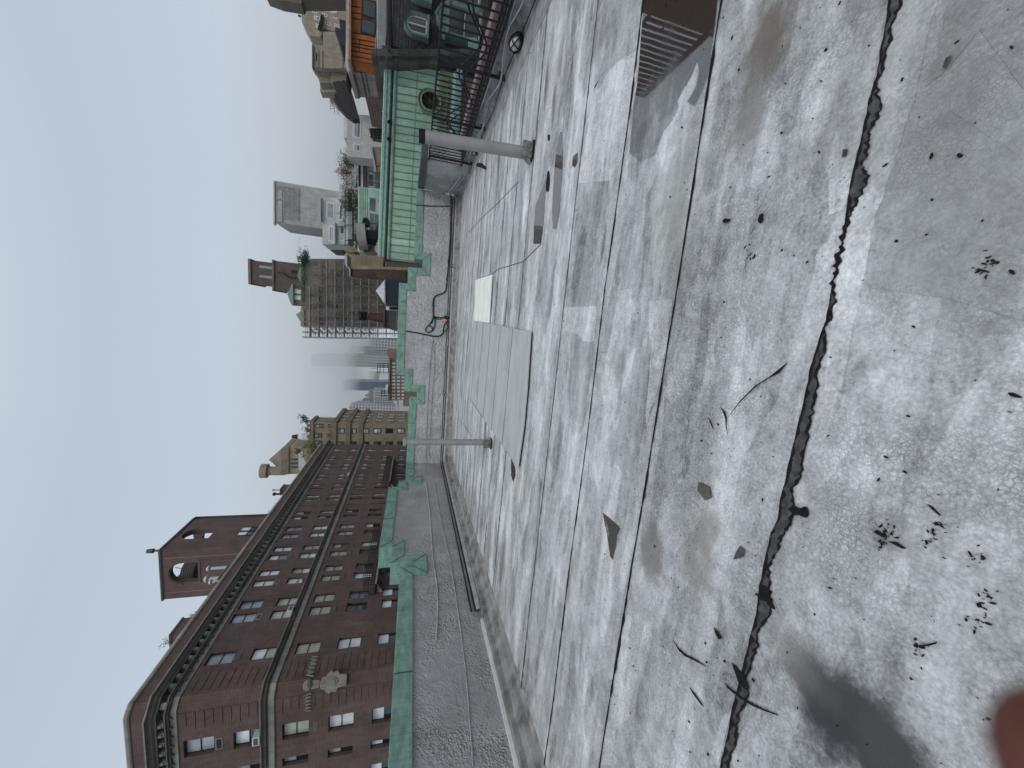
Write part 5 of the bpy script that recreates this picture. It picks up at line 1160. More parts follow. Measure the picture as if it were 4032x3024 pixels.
# ---------------------------------------------------------------- scaffolded tower house
YS = 92
t = thing('scaffolded_house', 'tall grimy stone apartment house wrapped in scaffolding and netting', 'building')
MT['scaf_wall'] = stone('scaffold_house_stone', (.25, .225, .19), .9, .5, .02, .3)
part(t, 'wall', MT['scaf_wall'], rC, wC, [(790, 55), (880, 50), (2050, 60), (2050, 800), (790, 790)], YS, 22)
for r in range(9):
    X0 = 920+r*116
    for c in range(6):
        yy = 95+c*118
        if X0 < 1780: win(t, rC, wC, (X0, yy, X0+52, yy+34), YS, (rnd.choice(('grey', 'dark', 'mid')), 'dark'), fr=MT['tan_dark'], e=.18)
for X in (1000, 1290, 1690): part(t, 'string_course', MT['concrete_w'] if X == 1290 else MT['tan_dark'], rC, wC, [(X, 50), (X+14, 50), (X+14, 795), (X, 795)], YS-.5, .5)
part(t, 'parapet', MT['tan_stone'], rC, wC, [(785, 590), (822, 590), (822, 790), (785, 790)], YS-.4, 1)
sc = thing('scaffold', 'steel scaffold with plank lifts, braces and grey netting in front of the grimy stone house', 'scaffold')
plank = plain('scaffold_plank', (.38, .29, .22), .8, 0, .3, .8); tube_m = plain('scaffold_tube', (.18, .17, .165), .6, .2, .2, 1)
YC = YS-2.2
for i, X in enumerate([880+k*92.5 for k in range(12)]):
    part(sc, 'planks', plank, rC, wC, [(X-5, 340 if i < 2 else 60), (X+5, 340 if i < 2 else 60), (X+6, 905), (X-4, 895)], YC, 1.4)
ups = [60, 160, 255, 345, 440, 540, 600, 680, 735, 790, 850, 905]
g = MB()
for yy in ups:
    top_ = 860 if yy < 540 else 800
    g.tube([at(*zm(rC, wC, [(top_, yy-2)])[0], y=YC), at(*zm(rC, wC, [(1990, yy+16)])[0], y=YC)], .09, 5)
    g.tube([at(*zm(rC, wC, [(top_+10, yy+8)])[0], y=YC+1.3), at(*zm(rC, wC, [(1990, yy+26)])[0], y=YC+1.3)], .07, 5)
g.build('standards', tube_m, sc)
g = MB()
for i in range(11):
    X = 880+i*92.5
    for a_, b_ in zip(ups, ups[1:]):
        if b_-a_ < 70: continue
        bar2(rC, wC, (X, a_), (X+92, b_), YC-.1, .05); bar2(rC, wC, (X+92, a_), (X, b_), YC-.1, .05)
g.build('braces', tube_m, sc)
g = MB()
for i in range(12):
    for dz in (22, 44): bar2(rC, wC, (880+i*92.5-dz, 60 if i > 1 else 340), (880+i*92.5-dz, 905), YC-.05, .045)
g.build('guard_rails', tube_m, sc)
nm = NM('debris_netting', .9); nm.col(rgb(.22, .215, .205)); al = nm.m('MULTIPLY', nm.mr(nm.noise(.25, 5, .65), .35, .65, .04, .38), nm.mr(nm.vor(9), 0, .5, .7, 1)); nm.set(nm.b.inputs['Alpha'], al)
g = MB(); N_, M_ = 26, 18; grd = [[at(*zm(rC, wC, [(840+1150*i/N_, 55+740*j/M_)])[0], y=YC-.35-.35*math.sin(j*1.7+i*.3)-.2*math.sin(i*1.1)) for j in range(M_+1)] for i in range(N_+1)]
for i in range(N_):
    for j in range(M_):
        if (i*7+j*3) % 17: g.quad(grd[i][j], grd[i][j+1], grd[i+1][j+1], grd[i+1][j])
g.build('netting', nm.mat, sc)
g = MB()
for k in range(8):
    X = 890+k*88; bar2(rC, wC, (X, 800), (X+60, 880), YC+.6, .16)
    g.box(*[c for ab in zip(*[(p.x, p.y, p.z) for p in (at(*zm(rC, wC, [(X+40, 830)])[0], y=YC+.3), at(*zm(rC, wC, [(X+78, 805)])[0], y=YC+1.2))]) for c in ab])
g.build('ladders', MT['galv'], sc)
t = bld('roof_hut', 'green roofed hut with bright windows on top of the scaffolded house', 'roof hut', MT['brown_stone'], rC, wC, [(690, 335), (800, 320), (800, 570), (700, 555)], YS+2, 6)
part(t, 'roof', MT['copper'], rC, wC, [(640, 438), (690, 322), (700, 322), (705, 562), (685, 558)], YS+1.3, 7)
for px in ((722, 385, 800, 430), (722, 455, 800, 500)): win(t, rC, wC, px, YS+2, ('bright', 'bright'), 'white', 'h', e=.14)
bld('roof_turret', 'small green pyramid roof at the open scaffold corner of the scaffolded house', 'turret', MT['copper'], rC, wC, [(733, 660), (820, 600), (822, 790), (815, 785)], YS, 5, 'roof')
bld('roof_turret', 'small green gable roof at the foot of the dark red tower', 'turret', MT['copper'], rC, wC, [(748, 235), (785, 130), (790, 320), (785, 320)], YS+1, 4, 'roof')
for k, (px_, lab, rx_) in enumerate((((815, 190), 'hanging green creeper along the top of the scaffolded house', 4.5), ((830, 30), 'dark leafy roof tree at the hidden corner of the scaffolded house', 1.6), ((815, 420), 'thin pale creeper below the roof hut', 3))):
    q = at(*zm(rC, wC, [px_])[0], y=YS-.6); bush(lab, q-Vector((0, 0, .8)), rx_, .6, 1.0, 900 if k < 2 else 300, .4, 'leaf' if k != 1 else 'leaf_d', 70+k)
# dark red tower behind
t = thing('brick_tower', 'dark red brick tower with two arched openings behind the scaffolded house', 'tower')
YR = 104; p_ = face(rC, wC, [(242, 68), (1000, 110), (1000, 330), (244, 318)], YR)
x0, x1 = p_[3].x, p_[0].x; zt = p_[0].z
MB().box(x0, x1, YR, YR+9, 8, zt).build('wall', MT['red_brick'], t)
zc = at(*zm(rC, wC, [(502, 200)])[0], y=YR).z; MB().box(x0-1.0, x1+.5, YR-.4, YR+9, 8, zc).build('lower_stage', MT['red_brick'], t)
MB().box(x0-1.3, x1+.7, YR-.7, YR+9.2, zc, zc+.35).build('cornice', MT['tan_dark'], t); MB().box(x0-.3, x1+.3, YR-.3, YR+9.3, zt, zt+.5).build('parapet', MT['tan_dark'], t)
for y0, y1 in ((122, 168), (228, 270)):
    a_ = at(*zm(rC, wC, [(485, y1)])[0], y=YR); b_ = at(*zm(rC, wC, [(333, y0)])[0], y=YR); w_ = b_.x-a_.x
    MB().prism([(a_.x, YR-.05, a_.z), (b_.x, YR-.05, a_.z)]+[((a_.x+b_.x)/2+w_/2*math.cos(k/10*math.pi), YR-.05, b_.z-w_/2+w_/2*math.sin(k/10*math.pi)) for k in range(11)], (0, .1, 0)).build('window', PANES['slate'], t)
part(t, 'door', MT['black'], rC, wC, [(680, 175), (745, 178), (745, 215), (680, 212)], YR-.45, .1)
g = MB()
for a_, b_ in zip([(540, 205), (600, 205), (650, 255), (760, 262)], [(600, 205), (650, 255), (760, 262), (762, 262)]): bar2(rC, wC, a_, b_, YR-.8, .13)
g.build('ladder', MT['dark_metal'], t)

# ---------------------------------------------------------------- party wall, skylight roof, chimney pot
t = thing('party_wall', 'scorched brick end wall with pale stone edge rising beyond the far parapet', 'wall')
YP = 31
part(t, 'wall', MT['burnt_brick'], rC, wC, [(1322, 165), (1322, 240), (1600, 262), (1760, 276), (2100, 300), (2100, 185), (1700, 165)], YP, 1.2)
part(t, 'stone_edge', MT['tan_brick'], rC, wC, [(1300, 118), (1322, 165), (1700, 165), (2100, 185), (2100, 150), (1680, 140)], YP+.05, 1.5)
part(t, 'stone_return', MT['tan_stone'], rC, wC, [(1285, 20), (1290, 118), (1680, 140), (1690, 30), (1300, 0), (1285, 0)], YP+2.5, 2)
part(t, 'coping', MT['grey_ledge'], rC, wC, [(1265, 0), (1290, 0), (1290, 120), (1325, 165), (1325, 240), (1315, 240), (1312, 168), (1262, 110)], YP-.15, 1.8)
t = thing('roof_light', 'low blue black roof box with a silver pyramid skylight on top', 'skylight')
YK = 27
part(t, 'box', plain('blue_black_metal', (.022, .03, .042), .45, .2, .2, 2), rC, wC, [(1705, 285), (2000, 290), (2000, 560), (1705, 548)], YK, 2.5)
part(t, 'roof_edge', MT['galv'], rC, wC, [(1693, 280), (1705, 280), (1708, 552), (1696, 540)], YK-.1, 2.7)
b0 = face(rC, wC, [(1695, 290), (1695, 530)], YK+.1); b0 = [b0[0], b0[1], b0[1]+Vector((0, 2.2, 0)), b0[0]+Vector((0, 2.2, 0))]; ap_ = at(*zm(rC, wC, [(1608, 402)])[0], y=YK+1.1); g = MB()
for i in range(4): g.quad(b0[i], b0[(i+1) % 4], ap_)
g.build('skylight', MT['galv'], t)
g = MB()
for i in range(4):
    for s_ in (0, .25, .5, .75): g.tube([b0[i].lerp(b0[(i+1) % 4], s_), ap_], .02, 5)
g.build('glazing_bars', MT['white'], t)
t = thing('vent_housing', 'white louvred housing between the blue black box and the stone wall', 'vent'); part(t, 'case', MT['white'], rC, wC, [(1715, 572), (2000, 575), (2000, 618), (1715, 608)], YK+.5, 1); part(t, 'louvre', MT['black'], rC, wC, [(1748, 578), (1990, 580), (1990, 612), (1750, 606)], YK+.45, .1)
t = thing('stone_wall', 'stained dark stone wall below the terracotta chimney pot', 'wall')
part(t, 'wall', MT['grimy'], rC, wC, [(1702, 620), (2050, 620), (2050, 915), (1702, 800)], 30, 1.5); part(t, 'coping', MT['grimy'], rC, wC, [(1680, 610), (1702, 610), (1702, 810), (1688, 805)], 29.8, 1.9)
t = thing('chimney_pot', 'dark red tapered terracotta chimney pot with black cowl', 'chimney pot')
q0 = at(*zm(rC, wC, [(1672, 695)])[0], y=30.5); q1 = at(*zm(rC, wC, [(1500, 685)])[0], y=30.5); q2 = at(*zm(rC, wC, [(1420, 680)])[0], y=30.5)
MB().tube([(q0.x, q0.y, q0.z-.1), (q0.x, q0.y, q1.z)], [.38, .22], 16).build('pot', plain('dark_terracotta', (.06, .02, .02), .6, 0, .4, 5), t)
MB().tube([(q0.x, q0.y, q1.z), (q0.x, q0.y, q1.z+.2), (q0.x, q0.y, q1.z+.3), (q0.x, q0.y, q2.z-.25), (q0.x, q0.y, q2.z-.2), (q0.x, q0.y, q2.z)], [.3, .36, .2, .2, .36, .34], 16).build('cowl', MT['black'], t)
#@@PART5
# ---------------------------------------------------------------- green copper mansard across the gap
YM = 34
MT['mansard'] = NM('mansard_copper', .55, 0, .4); _m = MT['mansard']; _x, _y, _z = _m.sep()[:3]
_f = _m.mr(_m.noise(1.2, 6, .65), .3, .7, .82, 1.1); _g = _m.mr(_m.noise(4, 5, .7, vec=_m.vec((1, 1, .2))), .35, .7, .82, 1.1); _k = _m.m('MULTIPLY', _f, _g)
_pn = _m.m('FRACT', _m.m('MULTIPLY', _m.m('SINE', _m.m('MULTIPLY', _m.m('FLOOR', _m.m('DIVIDE', _x, .57)), 7.13)), 91.7)); _k = _m.m('MULTIPLY', _k, _m.mr(_pn, 0, 1, .86, 1.1))
_m.col(_m.mix(1, rgb(.43, .64, .50), _m.comb(_k, _k, _k), 'MULTIPLY')); MT['mansard'] = _m.mat
MT['copper_dull'] = copper('dull_copper', (.24, .34, .29)); MT['frieze_y'] = copper('yellowed_copper', (.27, .34, .21)); MT['copper_pale'] = copper('pale_copper', (.38, .62, .52))
t = thing('mansard_house', 'house with long green copper mansard roof and round dormer across the gap', 'building')
xL = at(1560, 1026, y=YM).x; xR = at(1560, 246, y=YM).x
def zat(X, Y=640, y=YM): return at(X, Y, y=y).z
zg = zat(1548); zb = zat(1712); zn = zat(1762)
MB().quad((xL, YM-.35, zb), (xR, YM-.35, zb), (xR, YM, zg), (xL, YM, zg)).build('mansard_roof', MT['mansard'], t)
g = MB(); x = xL+.1; i = 0
while x < xR: g.prism([(x-.025, YM-.35, zb), (x+.025, YM-.35, zb), (x+.025, YM, zg), (x-.025, YM, zg)], (0, -.06, 0)); x += .57
for xx in [xL+.1+.57*k for k in range(0, 40, 1)]:
    if xx+.57 < xR and True: zz = zb+(zg-zb)*.52; g.prism([(xx, YM-.36+.18, zz), (xx+.57, YM-.36+.18, zz), (xx+.57, YM-.36+.18, zz+.03), (xx, YM-.36+.18, zz+.03)], (0, -.01, 0))
g.build('standing_seams', plain('seam_dark_copper', (.12, .22, .17), .6), t)  # seams in a darker copper than the sheets
MB().sweep([(0, zg-.05), (.12, zg), (.16, zg+.12), (.10, zg+.2)], [(xL, YM), (xR, YM)]).build('lower_moulding', MT['mansard'], t)
MB().sweep([(.0, zg+.05), (.05, zg+.2), (.05, zg+.34), (.0, zg+.36)], [(xL, YM), (xR, YM)]).build('dark_moulding', MT['dark_coping'], t)  # moulding in the dark coping copper
MB().sweep([(.0, zg+.3), (.22, zg+.36), (.30, zg+.42), (.30, zg+.62), (.36, zg+.66), (.36, zg+.84), (.25, zg+.9), (-.6, zg+.93)], [(xL-.2, YM), (xR+.05, YM)]).build('cornice', MT['copper_pale'], t)
MB().box(xL, xR, YM+.1, YM+6, GZ, zg+.4).build('attic_wall', MT['brown_stone'], t)
g = MB(); g.box(xL, xR, YM-.55, YM-.1, zn, zb); g.build('frieze', MT['frieze_y'], t)
g = MB(); x = xL+.2
while x < xR-.3: g.prism([(x+.12*math.cos(k/6*3.14159), YM-.56, zn+.15+.22*math.sin(k/6*3.14159)) for k in range(7)], (0, -.05, 0)); g.box(x-.04, x+.04, YM-.6, YM-.55, zn+.5, zn+.8); x += .42
g.build('scallops', MT['dark_coping'], t)
z5_ = zat(1772); z6_ = zat(1800)
MB().sweep([(0, z6_), (.75, z6_+.05), (.8, z5_), (.7, zn), (0, zn+.02)], [(xL-.2, YM-.0), (xR+.05, YM-.0)]).build('gutter', MT['copper_pale'], t)
g = MB(); x = xL
while x < xR: g.box(x, x+.3, YM-.84, YM-.78, z6_+.12, z5_-.02); x += .42
g.build('dentils', MT['copper_pale'], t)
MB().box(xL, xR, YM-.5, YM+.1, GZ, z6_).build('wall', MT['brown_stone'], t)
dc = at(*zm(rF, wF, [(455, 945)])[0], y=YM-.6); g = MB(); rr = .74
ring = [(dc.x+rr*math.cos(k/20*6.2832), dc.z+rr*math.sin(k/20*6.2832)) for k in range(21)]
for (r1_, r2_, ya, yb2) in ((1.0, 1.22, .0, -.12), (.85, 1.0, -.12, -.05)):
    for k in range(20):
        a0, a1 = k/20*6.2832, (k+1)/20*6.2832
        P = lambda r_, a_, o: (dc.x+rr*r_*math.cos(a_), YM-.6+o, dc.z+rr*r_*math.sin(a_))
        g.quad(P(r1_, a0, ya), P(r1_, a1, ya), P(r2_, a1, yb2), P(r2_, a0, yb2)); g.quad(P(r2_, a0, yb2), P(r2_, a1, yb2), P(r2_, a1, .5), P(r2_, a0, .5))
g.build('round_dormer', MT['frieze_y'], t)
g = MB(); g.prism([(dc.x+rr*.9*math.cos(k/20*6.2832), YM-.5, dc.z+rr*.9*math.sin(k/20*6.2832)) for k in range(20)], (0, .2, 0)); o = g.build('round_window', PANES['dark'], t)
g = MB()
for k in range(4): a_ = k*math.pi/4; g.tube([(dc.x-rr*.85*math.cos(a_), YM-.53, dc.z-rr*.85*math.sin(a_)), (dc.x+rr*.85*math.cos(a_), YM-.53, dc.z+rr*.85*math.sin(a_))], .03, 5)
g.build('glazing_bars', MT['dark_coping'], o)
# stone pier between the two mansards
t = thing('stone_pier', 'stained stone party pier between green mansard and slate mansard', 'pier')
part(t, 'pier', MT['grimy'], rF, wF, [(-90, 455), (-60, 455), (1100, 455), (1100, 522), (-90, 522)], YM-1.1, 6); part(t, 'ashlar_band', MT['grimy'], rF, wF, [(-20, 522), (1100, 522), (1100, 590), (-20, 600)], YM-.9, 6)
part(t, 'cap', MT['grimy'], rG, wG, [(855, 985), (975, 1000), (1000, 1150), (1080, 1180), (1080, 1230), (960, 1230), (860, 1120)], YM-1.3, 3)
bld('terracotta_slab', 'red terracotta slab lying against the stone pier head', 'slab', plain('terracotta_red', (.26, .085, .05), .7), rG, wG, [(885, 1225), (985, 1245), (1000, 1330), (985, 1475), (905, 1450)], YM-.6, 1)
# --- slate mansard house
YL = 34.2
MT['slate'] = NM('slate_roof', .55, 0, .4); _m = MT['slate']; _v, _h, _z = wallcoords(_m); _b = _m.n('ShaderNodeTexBrick'); _m.set(_b.inputs['Vector'], _v); _b.inputs['Scale'].default_value = 1
_b.inputs['Color1'].default_value = rgb(.075, .078, .09); _b.inputs['Color2'].default_value = rgb(.042, .044, .053); _b.inputs['Mortar'].default_value = rgb(.008, .008, .01); _b.inputs['Brick Width'].default_value = .42; _b.inputs['Row Height'].default_value = .24; _b.inputs['Mortar Size'].default_value = .02
_f = _m.mr(_m.noise(2, 5, .6), .3, .7, .7, 1.3); _m.col(_m.mix(1, _b.outputs[0], _m.comb(_f, _f, _f), 'MULTIPLY')); _m.bump(_m.m('SUBTRACT', 1, _b.outputs[1]), .5, .02); MT['slate'] = _m.mat
t = thing('slate_house', 'house with dark slate mansard and green copper dormers at the top picture edge', 'building')
xl_ = at(1600, 195, y=YL).x
MB().box(xl_, xl_+14, YL, YL+7, GZ, zat(1545, 100, YL)).build('slate_roof', MT['slate'], t)
part(t, 'roof_kerb', MT['slate_blk'], rG, wG, [(985, -900), (1050, -900), (1050, 1060), (990, 1000)], YL-.15, 1)
def arch_dormer(cx, cy, s, lab):
    c = at(cx, cy, y=YL-.5); g = MB()
    w_, h_ = .58*s, .95*s
    def arc(r_, o, k=14, z=0): return [(c.x+r_*math.cos(a/k*math.pi), YL-.5+o, c.z+z+r_*math.sin(a/k*math.pi)) for a in range(k+1)]
    def ring2(ro, ri, o0, o1):
        A = [(c.x+ro, YL-.5+o0, c.z-h_)]+arc(ro, o0)+[(c.x-ro, YL-.5+o0, c.z-h_)]; B = [(c.x+ri, YL-.5+o1, c.z-h_)]+arc(ri, o1)+[(c.x-ri, YL-.5+o1, c.z-h_)]
        for k in range(len(A)-1): g.quad(A[k], A[k+1], B[k+1], B[k])
    ring2(w_*1.15, w_, 0, 0); ring2(w_*1.15, w_*1.15, .6, 0); ring2(w_*1.32, w_*1.15, -.12, 0); ring2(w_*1.32, w_*1.36, -.12, .5)
    g.box(c.x-w_*1.4, c.x+w_*1.4, YL-.62, YL, c.z-h_-.14*s, c.z-h_)
    d = g.build('dormer', MT['copper_dull'], t)
    g = MB(); A = arc(w_, .06); B = arc(w_*.82, .06)
    for k in range(len(A)-1): g.quad(A[k], A[k+1], B[k+1], B[k])
    g.box(c.x-w_, c.x-w_*.82, YL-.46, YL-.4, c.z-h_, c.z); g.box(c.x+w_*.82, c.x+w_, YL-.46, YL-.4, c.z-h_, c.z); g.box(c.x-w_, c.x+w_, YL-.46, YL-.4, c.z-h_, c.z-h_+.1*s); g.box(c.x-.05*s, c.x+.05*s, YL-.47, YL-.4, c.z-h_, c.z+w_*.8)
    g.build('frame', MT['white'], d)
    MB().prism([(c.x-w_*.85, YL-.4, c.z-h_), (c.x+w_*.85, YL-.4, c.z-h_)]+[(c.x+w_*.85*math.cos(a/14*math.pi), YL-.4, c.z+w_*.85*math.sin(a/14*math.pi)) for a in range(15)], (0, .03, 0)).build('pane', PANES['grey'], d)
arch_dormer(1632, 92, 1.0, 0); arch_dormer(1645, -48, 1.0, 0)
def ped_dormer(cx0, cx1, cy0, cy1):
    a = at(cx0, cy0, y=YL-.7); b = at(cx1, cy1, y=YL-.7); x0, x1 = sorted((a.x, b.x)); z0, z1 = sorted((a.z, b.z)); m = (x0+x1)/2
    g = MB(); g.box(x0, x0+.28, YL-.7, YL, z0, z1); g.box(x1-.28, x1, YL-.7, YL, z0, z1); g.box(x0-.1, x1+.1, YL-.8, YL, z1-.25, z1); g.box(x0-.15, x1+.15, YL-.8, YL, z0-.15, z0)
    g.prism([(x0-.2, YL-.8, z1), (x1+.2, YL-.8, z1), (m, YL-.8, z1+.75)], (0, .8, 0))
    d = g.build('dormer', MT['copper_dull'], t)
    g = MB(); 
    for k in range(9): xx = x0+(x1-x0)*(k+.5)/9; g.box(xx-.015, xx+.015, YL-.84, YL-.8, z1, z1+.75*(1-abs(xx-m)/((x1-x0)/2+.2))); 
    g.prism([(x0-.25, YL-.86, z1-.02), (x0-.1, YL-.86, z1-.02), (m, YL-.86, z1+.72), (m, YL-.86, z1+.84)], (0, .1, 0)); g.prism([(x1+.25, YL-.86, z1-.02), (x1+.1, YL-.86, z1-.02), (m, YL-.86, z1+.72), (m, YL-.86, z1+.84)], (0, .1, 0))
    g.build('pediment_mouldings', MT['copper'], d)
    window(t, (0, YL-.6), (1, 0), (0, -1), (x0+.28, x1-.28, z0, z1-.25), .1, ('grey', 'dark'), MT['white'], 'h', rail=.07)
ped_dormer(1752, 1895, 135, 38); ped_dormer(1752, 1895, -10, -110)
g = MB()
xx = at(1840, 190, y=YL-.6).x
for k in range(3): a = at(1850+k*0, 170+k*0, y=YL-.6)
part(t, 'copper_panel', MT['copper_pale'], rF, wF, [(820, 350), (890, 350), (945, 545), (820, 490)], YL-.9, .9)
part(t, 'sill_gutter', MT['dark_coping'], rF, wF, [(955, -300), (1010, -300), (1010, 560), (955, 560)], YL-1.3, 1.3)
part(t, 'wall', MT['brown_stone'], rF, wF, [(1010, -300), (1900, -300), (1900, 600), (1010, 560)], YL-.8, 1)

# ---------------------------------------------------------------- orange penthouse and its terrace fence
YO = 41
t = bld('penthouse', 'orange board clad penthouse with dark sliding windows above the slate roof', 'building', MT['orange'], rG, wG, [(175, -700), (760, -700), (740, 800), (650, 1405), (175, 1290)], YO, 1.5)
part(t, 'eaves', plain('eaves_wood', (.36, .17, .09), .6), rG, wG, [(135, -700), (178, -700), (175, 1290), (122, 1290)], YO-.5, 2.2)
part(t, 'roof', MT['grey_ledge'], rG, wG, [(70, -700), (135, -700), (135, 640), (122, 1290), (95, 1290)], YO-.4, 2)
win(t, rG, wG, (415, 10, 725, 390), YO, ('dark', 'dark'), 'dark', 'n', e=.1); win(t, rG, wG, (395, 435, 715, 760), YO, ('dark', 'dark'), 'dark', 'n', e=.1)
g = MB()
for Y_, X1_ in ((125, 380), (260, 390), (390, 380), (700, 710), (830, 700), (930, 700), (1000, 700), (1100, 690), (1210, 680), (1310, 650)): bar2(rG, wG, (180, Y_), (X1_, Y_+max(0, (X1_-180))*.18), YO-.02, .03)
bar2(rG, wG, (365, 840), (355, 1130), YO-.02, .02)
g.build('board_joints', MT['tar'], t)
t = thing('terrace_fence', 'pale steel mesh terrace fence in front of the orange penthouse', 'fence')
g = MB(); YF2 = YO-2.5
for X in (745, 790, 835, 875, 910, 945): bar2(rG, wG, (X-10, -700), (X, 600), YF2, .03); bar2(rG, wG, (X, 600), (X-60, 1320), YF2, .03)
for k in range(64): Y_ = -700+k*31; bar2(rG, wG, (735, Y_), (940 if Y_ < 900 else 860, Y_+22), YF2, .022)
g.build('mesh', MT['galv'], t)
g = MB(); 
for X in (765, 800, 845, 880): bar2(rG, wG, (X, -700), (X-5, 1290), YF2+.6, .07)
g.build('slats', MT['white'], t)
part(t, 'kerb', MT['white'], rG, wG, [(880, -700), (925, -700), (925, 985), (860, 990)], YF2+1.2, .5)
t = bld('brick_infill', 'narrow strip of pinkish brick at the foot of the orange penthouse', 'wall', brick('pale_brick', (.30, .22, .19), (.22, .15, .13), (.30, .26, .23), .3, .1, .02, bump=0), rG, wG, [(700, 1290), (860, 1290), (880, 1450), (670, 1405)], YO-.6, 1)
bld('roof_strip', 'blue grey metal parapet running below the tan stepped blocks', 'parapet', plain('blue_grey_metal', (.17, .19, .21), .5, .2), rE, wE, [(722, -200), (760, -200), (740, 240), (752, 330), (750, 560), (740, 650), (725, 900), (722, 400)], 44, 3, 'body')
# --- pale ashlar corner house receding, then brick
YQ = 43
t = thing('ashlar_house', 'pale ashlar corner house with moulded cornice receding beside the green mansard', 'building')
MT['ashlar'] = stone('pale_ashlar', (.30, .27, .22), 1.6, 1.0, .02, .25, .7)
q = at(*zm(rE, wE, [(1000, 808)])[0], y=YQ); xq = q.x; ztq = at(*zm(rE, wE, [(745, 700)])[0], y=YQ).z
e1 = at(*zm(rE, wE, [(1050, 1055)])[0], x=xq).y; e2 = at(*zm(rE, wE, [(1010, 1395)])[0], x=xq).y
MB().box(xq, xq+9, YQ, e1, GZ, ztq).build('wall', MT['ashlar'], t)
MB().sweep([(0, ztq-1.6), (.12, ztq-1.55), (.15, ztq-1.3), (.3, ztq-1.2), (.35, ztq-.7), (.6, ztq-.5), (.62, ztq-.15), (.2, ztq), (-.5, ztq+.3)], [(xq, e1), (xq, YQ), (xq+9, YQ)]).build('cornice', MT['limestone'], t)
MB().box(xq+.2, xq+8, e1, e2, GZ, ztq-1.0).build('brick_wing', brick('mottled_brick', (.16, .09, .08), (.10, .055, .05), (.20, .16, .14), .5, .32, .05, bump=0), t)
part(t, 'roof_sheds', MT['slate_blk'], rE, wE, [(690, 870), (745, 880), (805, 1050), (870, 1290), (800, 1300), (700, 1225), (640, 1160), (600, 1100), (600, 1010), (680, 1000)], e1+3, 1)
MT['deco_flank'] = stone('deco_flank', (.26, .22, .17), 2.2, 6, .15, .2)
# --- tan art deco blocks farther right
YD = 78
t = bld('deco_block', 'broad tan stepped block with flat fluted front behind the orange penthouse', 'building', MT['deco'], rE, wE, [(358, 482), (440, 495), (745, 500), (745, 745), (500, 742), (410, 735), (358, 735)], YD, 2)
for (X0, X1, Y0_, Y1_) in ((420, 430, 545, 740), (465, 472, 550, 735), (685, 692, 600, 745)): part(t, 'groove', MT['deco_dark'], rE, wE, [(X0, Y0_), (X1, Y0_), (X1, Y1_), (X0, Y1_)], YD-.1, .1)
part(t, 'slot', MT['black'], rE, wE, [(395, 575), (405, 575), (405, 660), (395, 660)], YD-.1, .1); part(t, 'cap', MT['deco_dark'], rE, wE, [(355, 480), (362, 480), (362, 738), (355, 738)], YD-.3, 1)
bld('deco_flank', 'receding fluted flank of the broad tan block with two thin pilasters', 'building', MT['deco_flank'], rE, wE, [(358, 735), (412, 800), (440, 905), (760, 905), (760, 745), (500, 742)], YD+1, 2)
t = bld('deco_wing', 'lower tan wing stepping down on the brick house side of the broad fluted block', 'building', MT['deco'], rE, wE, [(440, 880), (760, 880), (760, 1000), (445, 1000)], YD+5, 2)
bld('deco_wing', 'farthest lower tan wing with roof rail against the sky', 'building', MT['deco'], rE, wE, [(548, 1000), (760, 1000), (760, 1150), (620, 1150), (565, 1080), (548, 1080)], YD+8, 2)
t = bld('deco_tower', 'large tan setback tower near the top picture edge of the city view', 'building', MT['deco'], rE, wE, [(235, 60), (250, -60), (760, -60), (745, 330), (470, 340), (450, 400), (330, 385), (300, 340), (245, 240)], 92, 3)
for px in ((355, 110, 410, 140), (470, 150, 520, 180), (580, 170, 630, 200), (380, 180, 440, 215), (500, 240, 555, 275), (600, 265, 650, 290), (400, 265, 430, 300)): win(t, rE, wE, px, 92, (rnd.choice(('mid', 'grey')), 'grey'), 'white', 'h', e=.12)
g = MB(); bar2(rE, wE, (470, 170), (435, 325), 91.5, .35); bar2(rE, wE, (460, 320), (610, 370), 91.5, .3); g.build('black_duct', MT['black'], t)
part(t, 'shed', MT['slate_blk'], rE, wE, [(650, 205), (745, 235), (745, 500), (660, 480), (605, 340), (615, 295), (665, 320)], 60, 5)
bld('deco_mid_block', 'plain tan wall with two small windows between the tan tower and fluted block', 'building', MT['deco'], rE, wE, [(475, 345), (745, 345), (745, 520), (475, 500)], 86, 2)
bld('brown_tower', 'tall plain brown tower cropped by the top picture edge', 'building', plain('brown_wall', (.15, .125, .10), .8, 0, .15, .6), rE, wE, [(-160, -60), (0, 0), (235, 42), (250, 0), (730, 0), (730, -120), (-160, -120)], 66, 2)
bld('roof_fan', 'small white roof fan on the tan tower ledge', 'vent', MT['white'], rE, wE, [(562, 85), (585, 82), (590, 110), (625, 120), (625, 140), (560, 140)], 85, 1, 'body')
t = thing('water_tower', 'small dark roof mast above the tan setback tower', 'mast'); g = MB(); bar2(rE, wE, (188, 100), (240, 115), 95, .25); bar2(rE, wE, (185, 92), (190, 110), 95, .5); bar2(rE, wE, (205, 165), (235, 180), 95, .2); g.build('mast', MT['black'], t)
t = thing('roof_rack', 'thin steel roof rails and aerial on the farthest tan wing', 'railing'); g = MB()
for p_, q_ in (((550, 1095), (555, 1200)), ((550, 1180), (600, 1180)), ((600, 1160), (600, 1240)), ((555, 1150), (640, 1165)), ((580, 1130), (585, 1170)), ((620, 1205), (640, 1245)), ((640, 1160), (650, 1250))): bar2(rE, wE, p_, q_, 70, .05)
g.build('rails', MT['galv'], t)
g_ = bld('roof_plant_box', 'black rooftop machinery crowning the dark sheds of the ashlar house', 'plant room', MT['slate_blk'], rE, wE, [(580, 890), (640, 880), (745, 890), (745, 960), (690, 1000), (600, 950)], 58, 4, 'body')

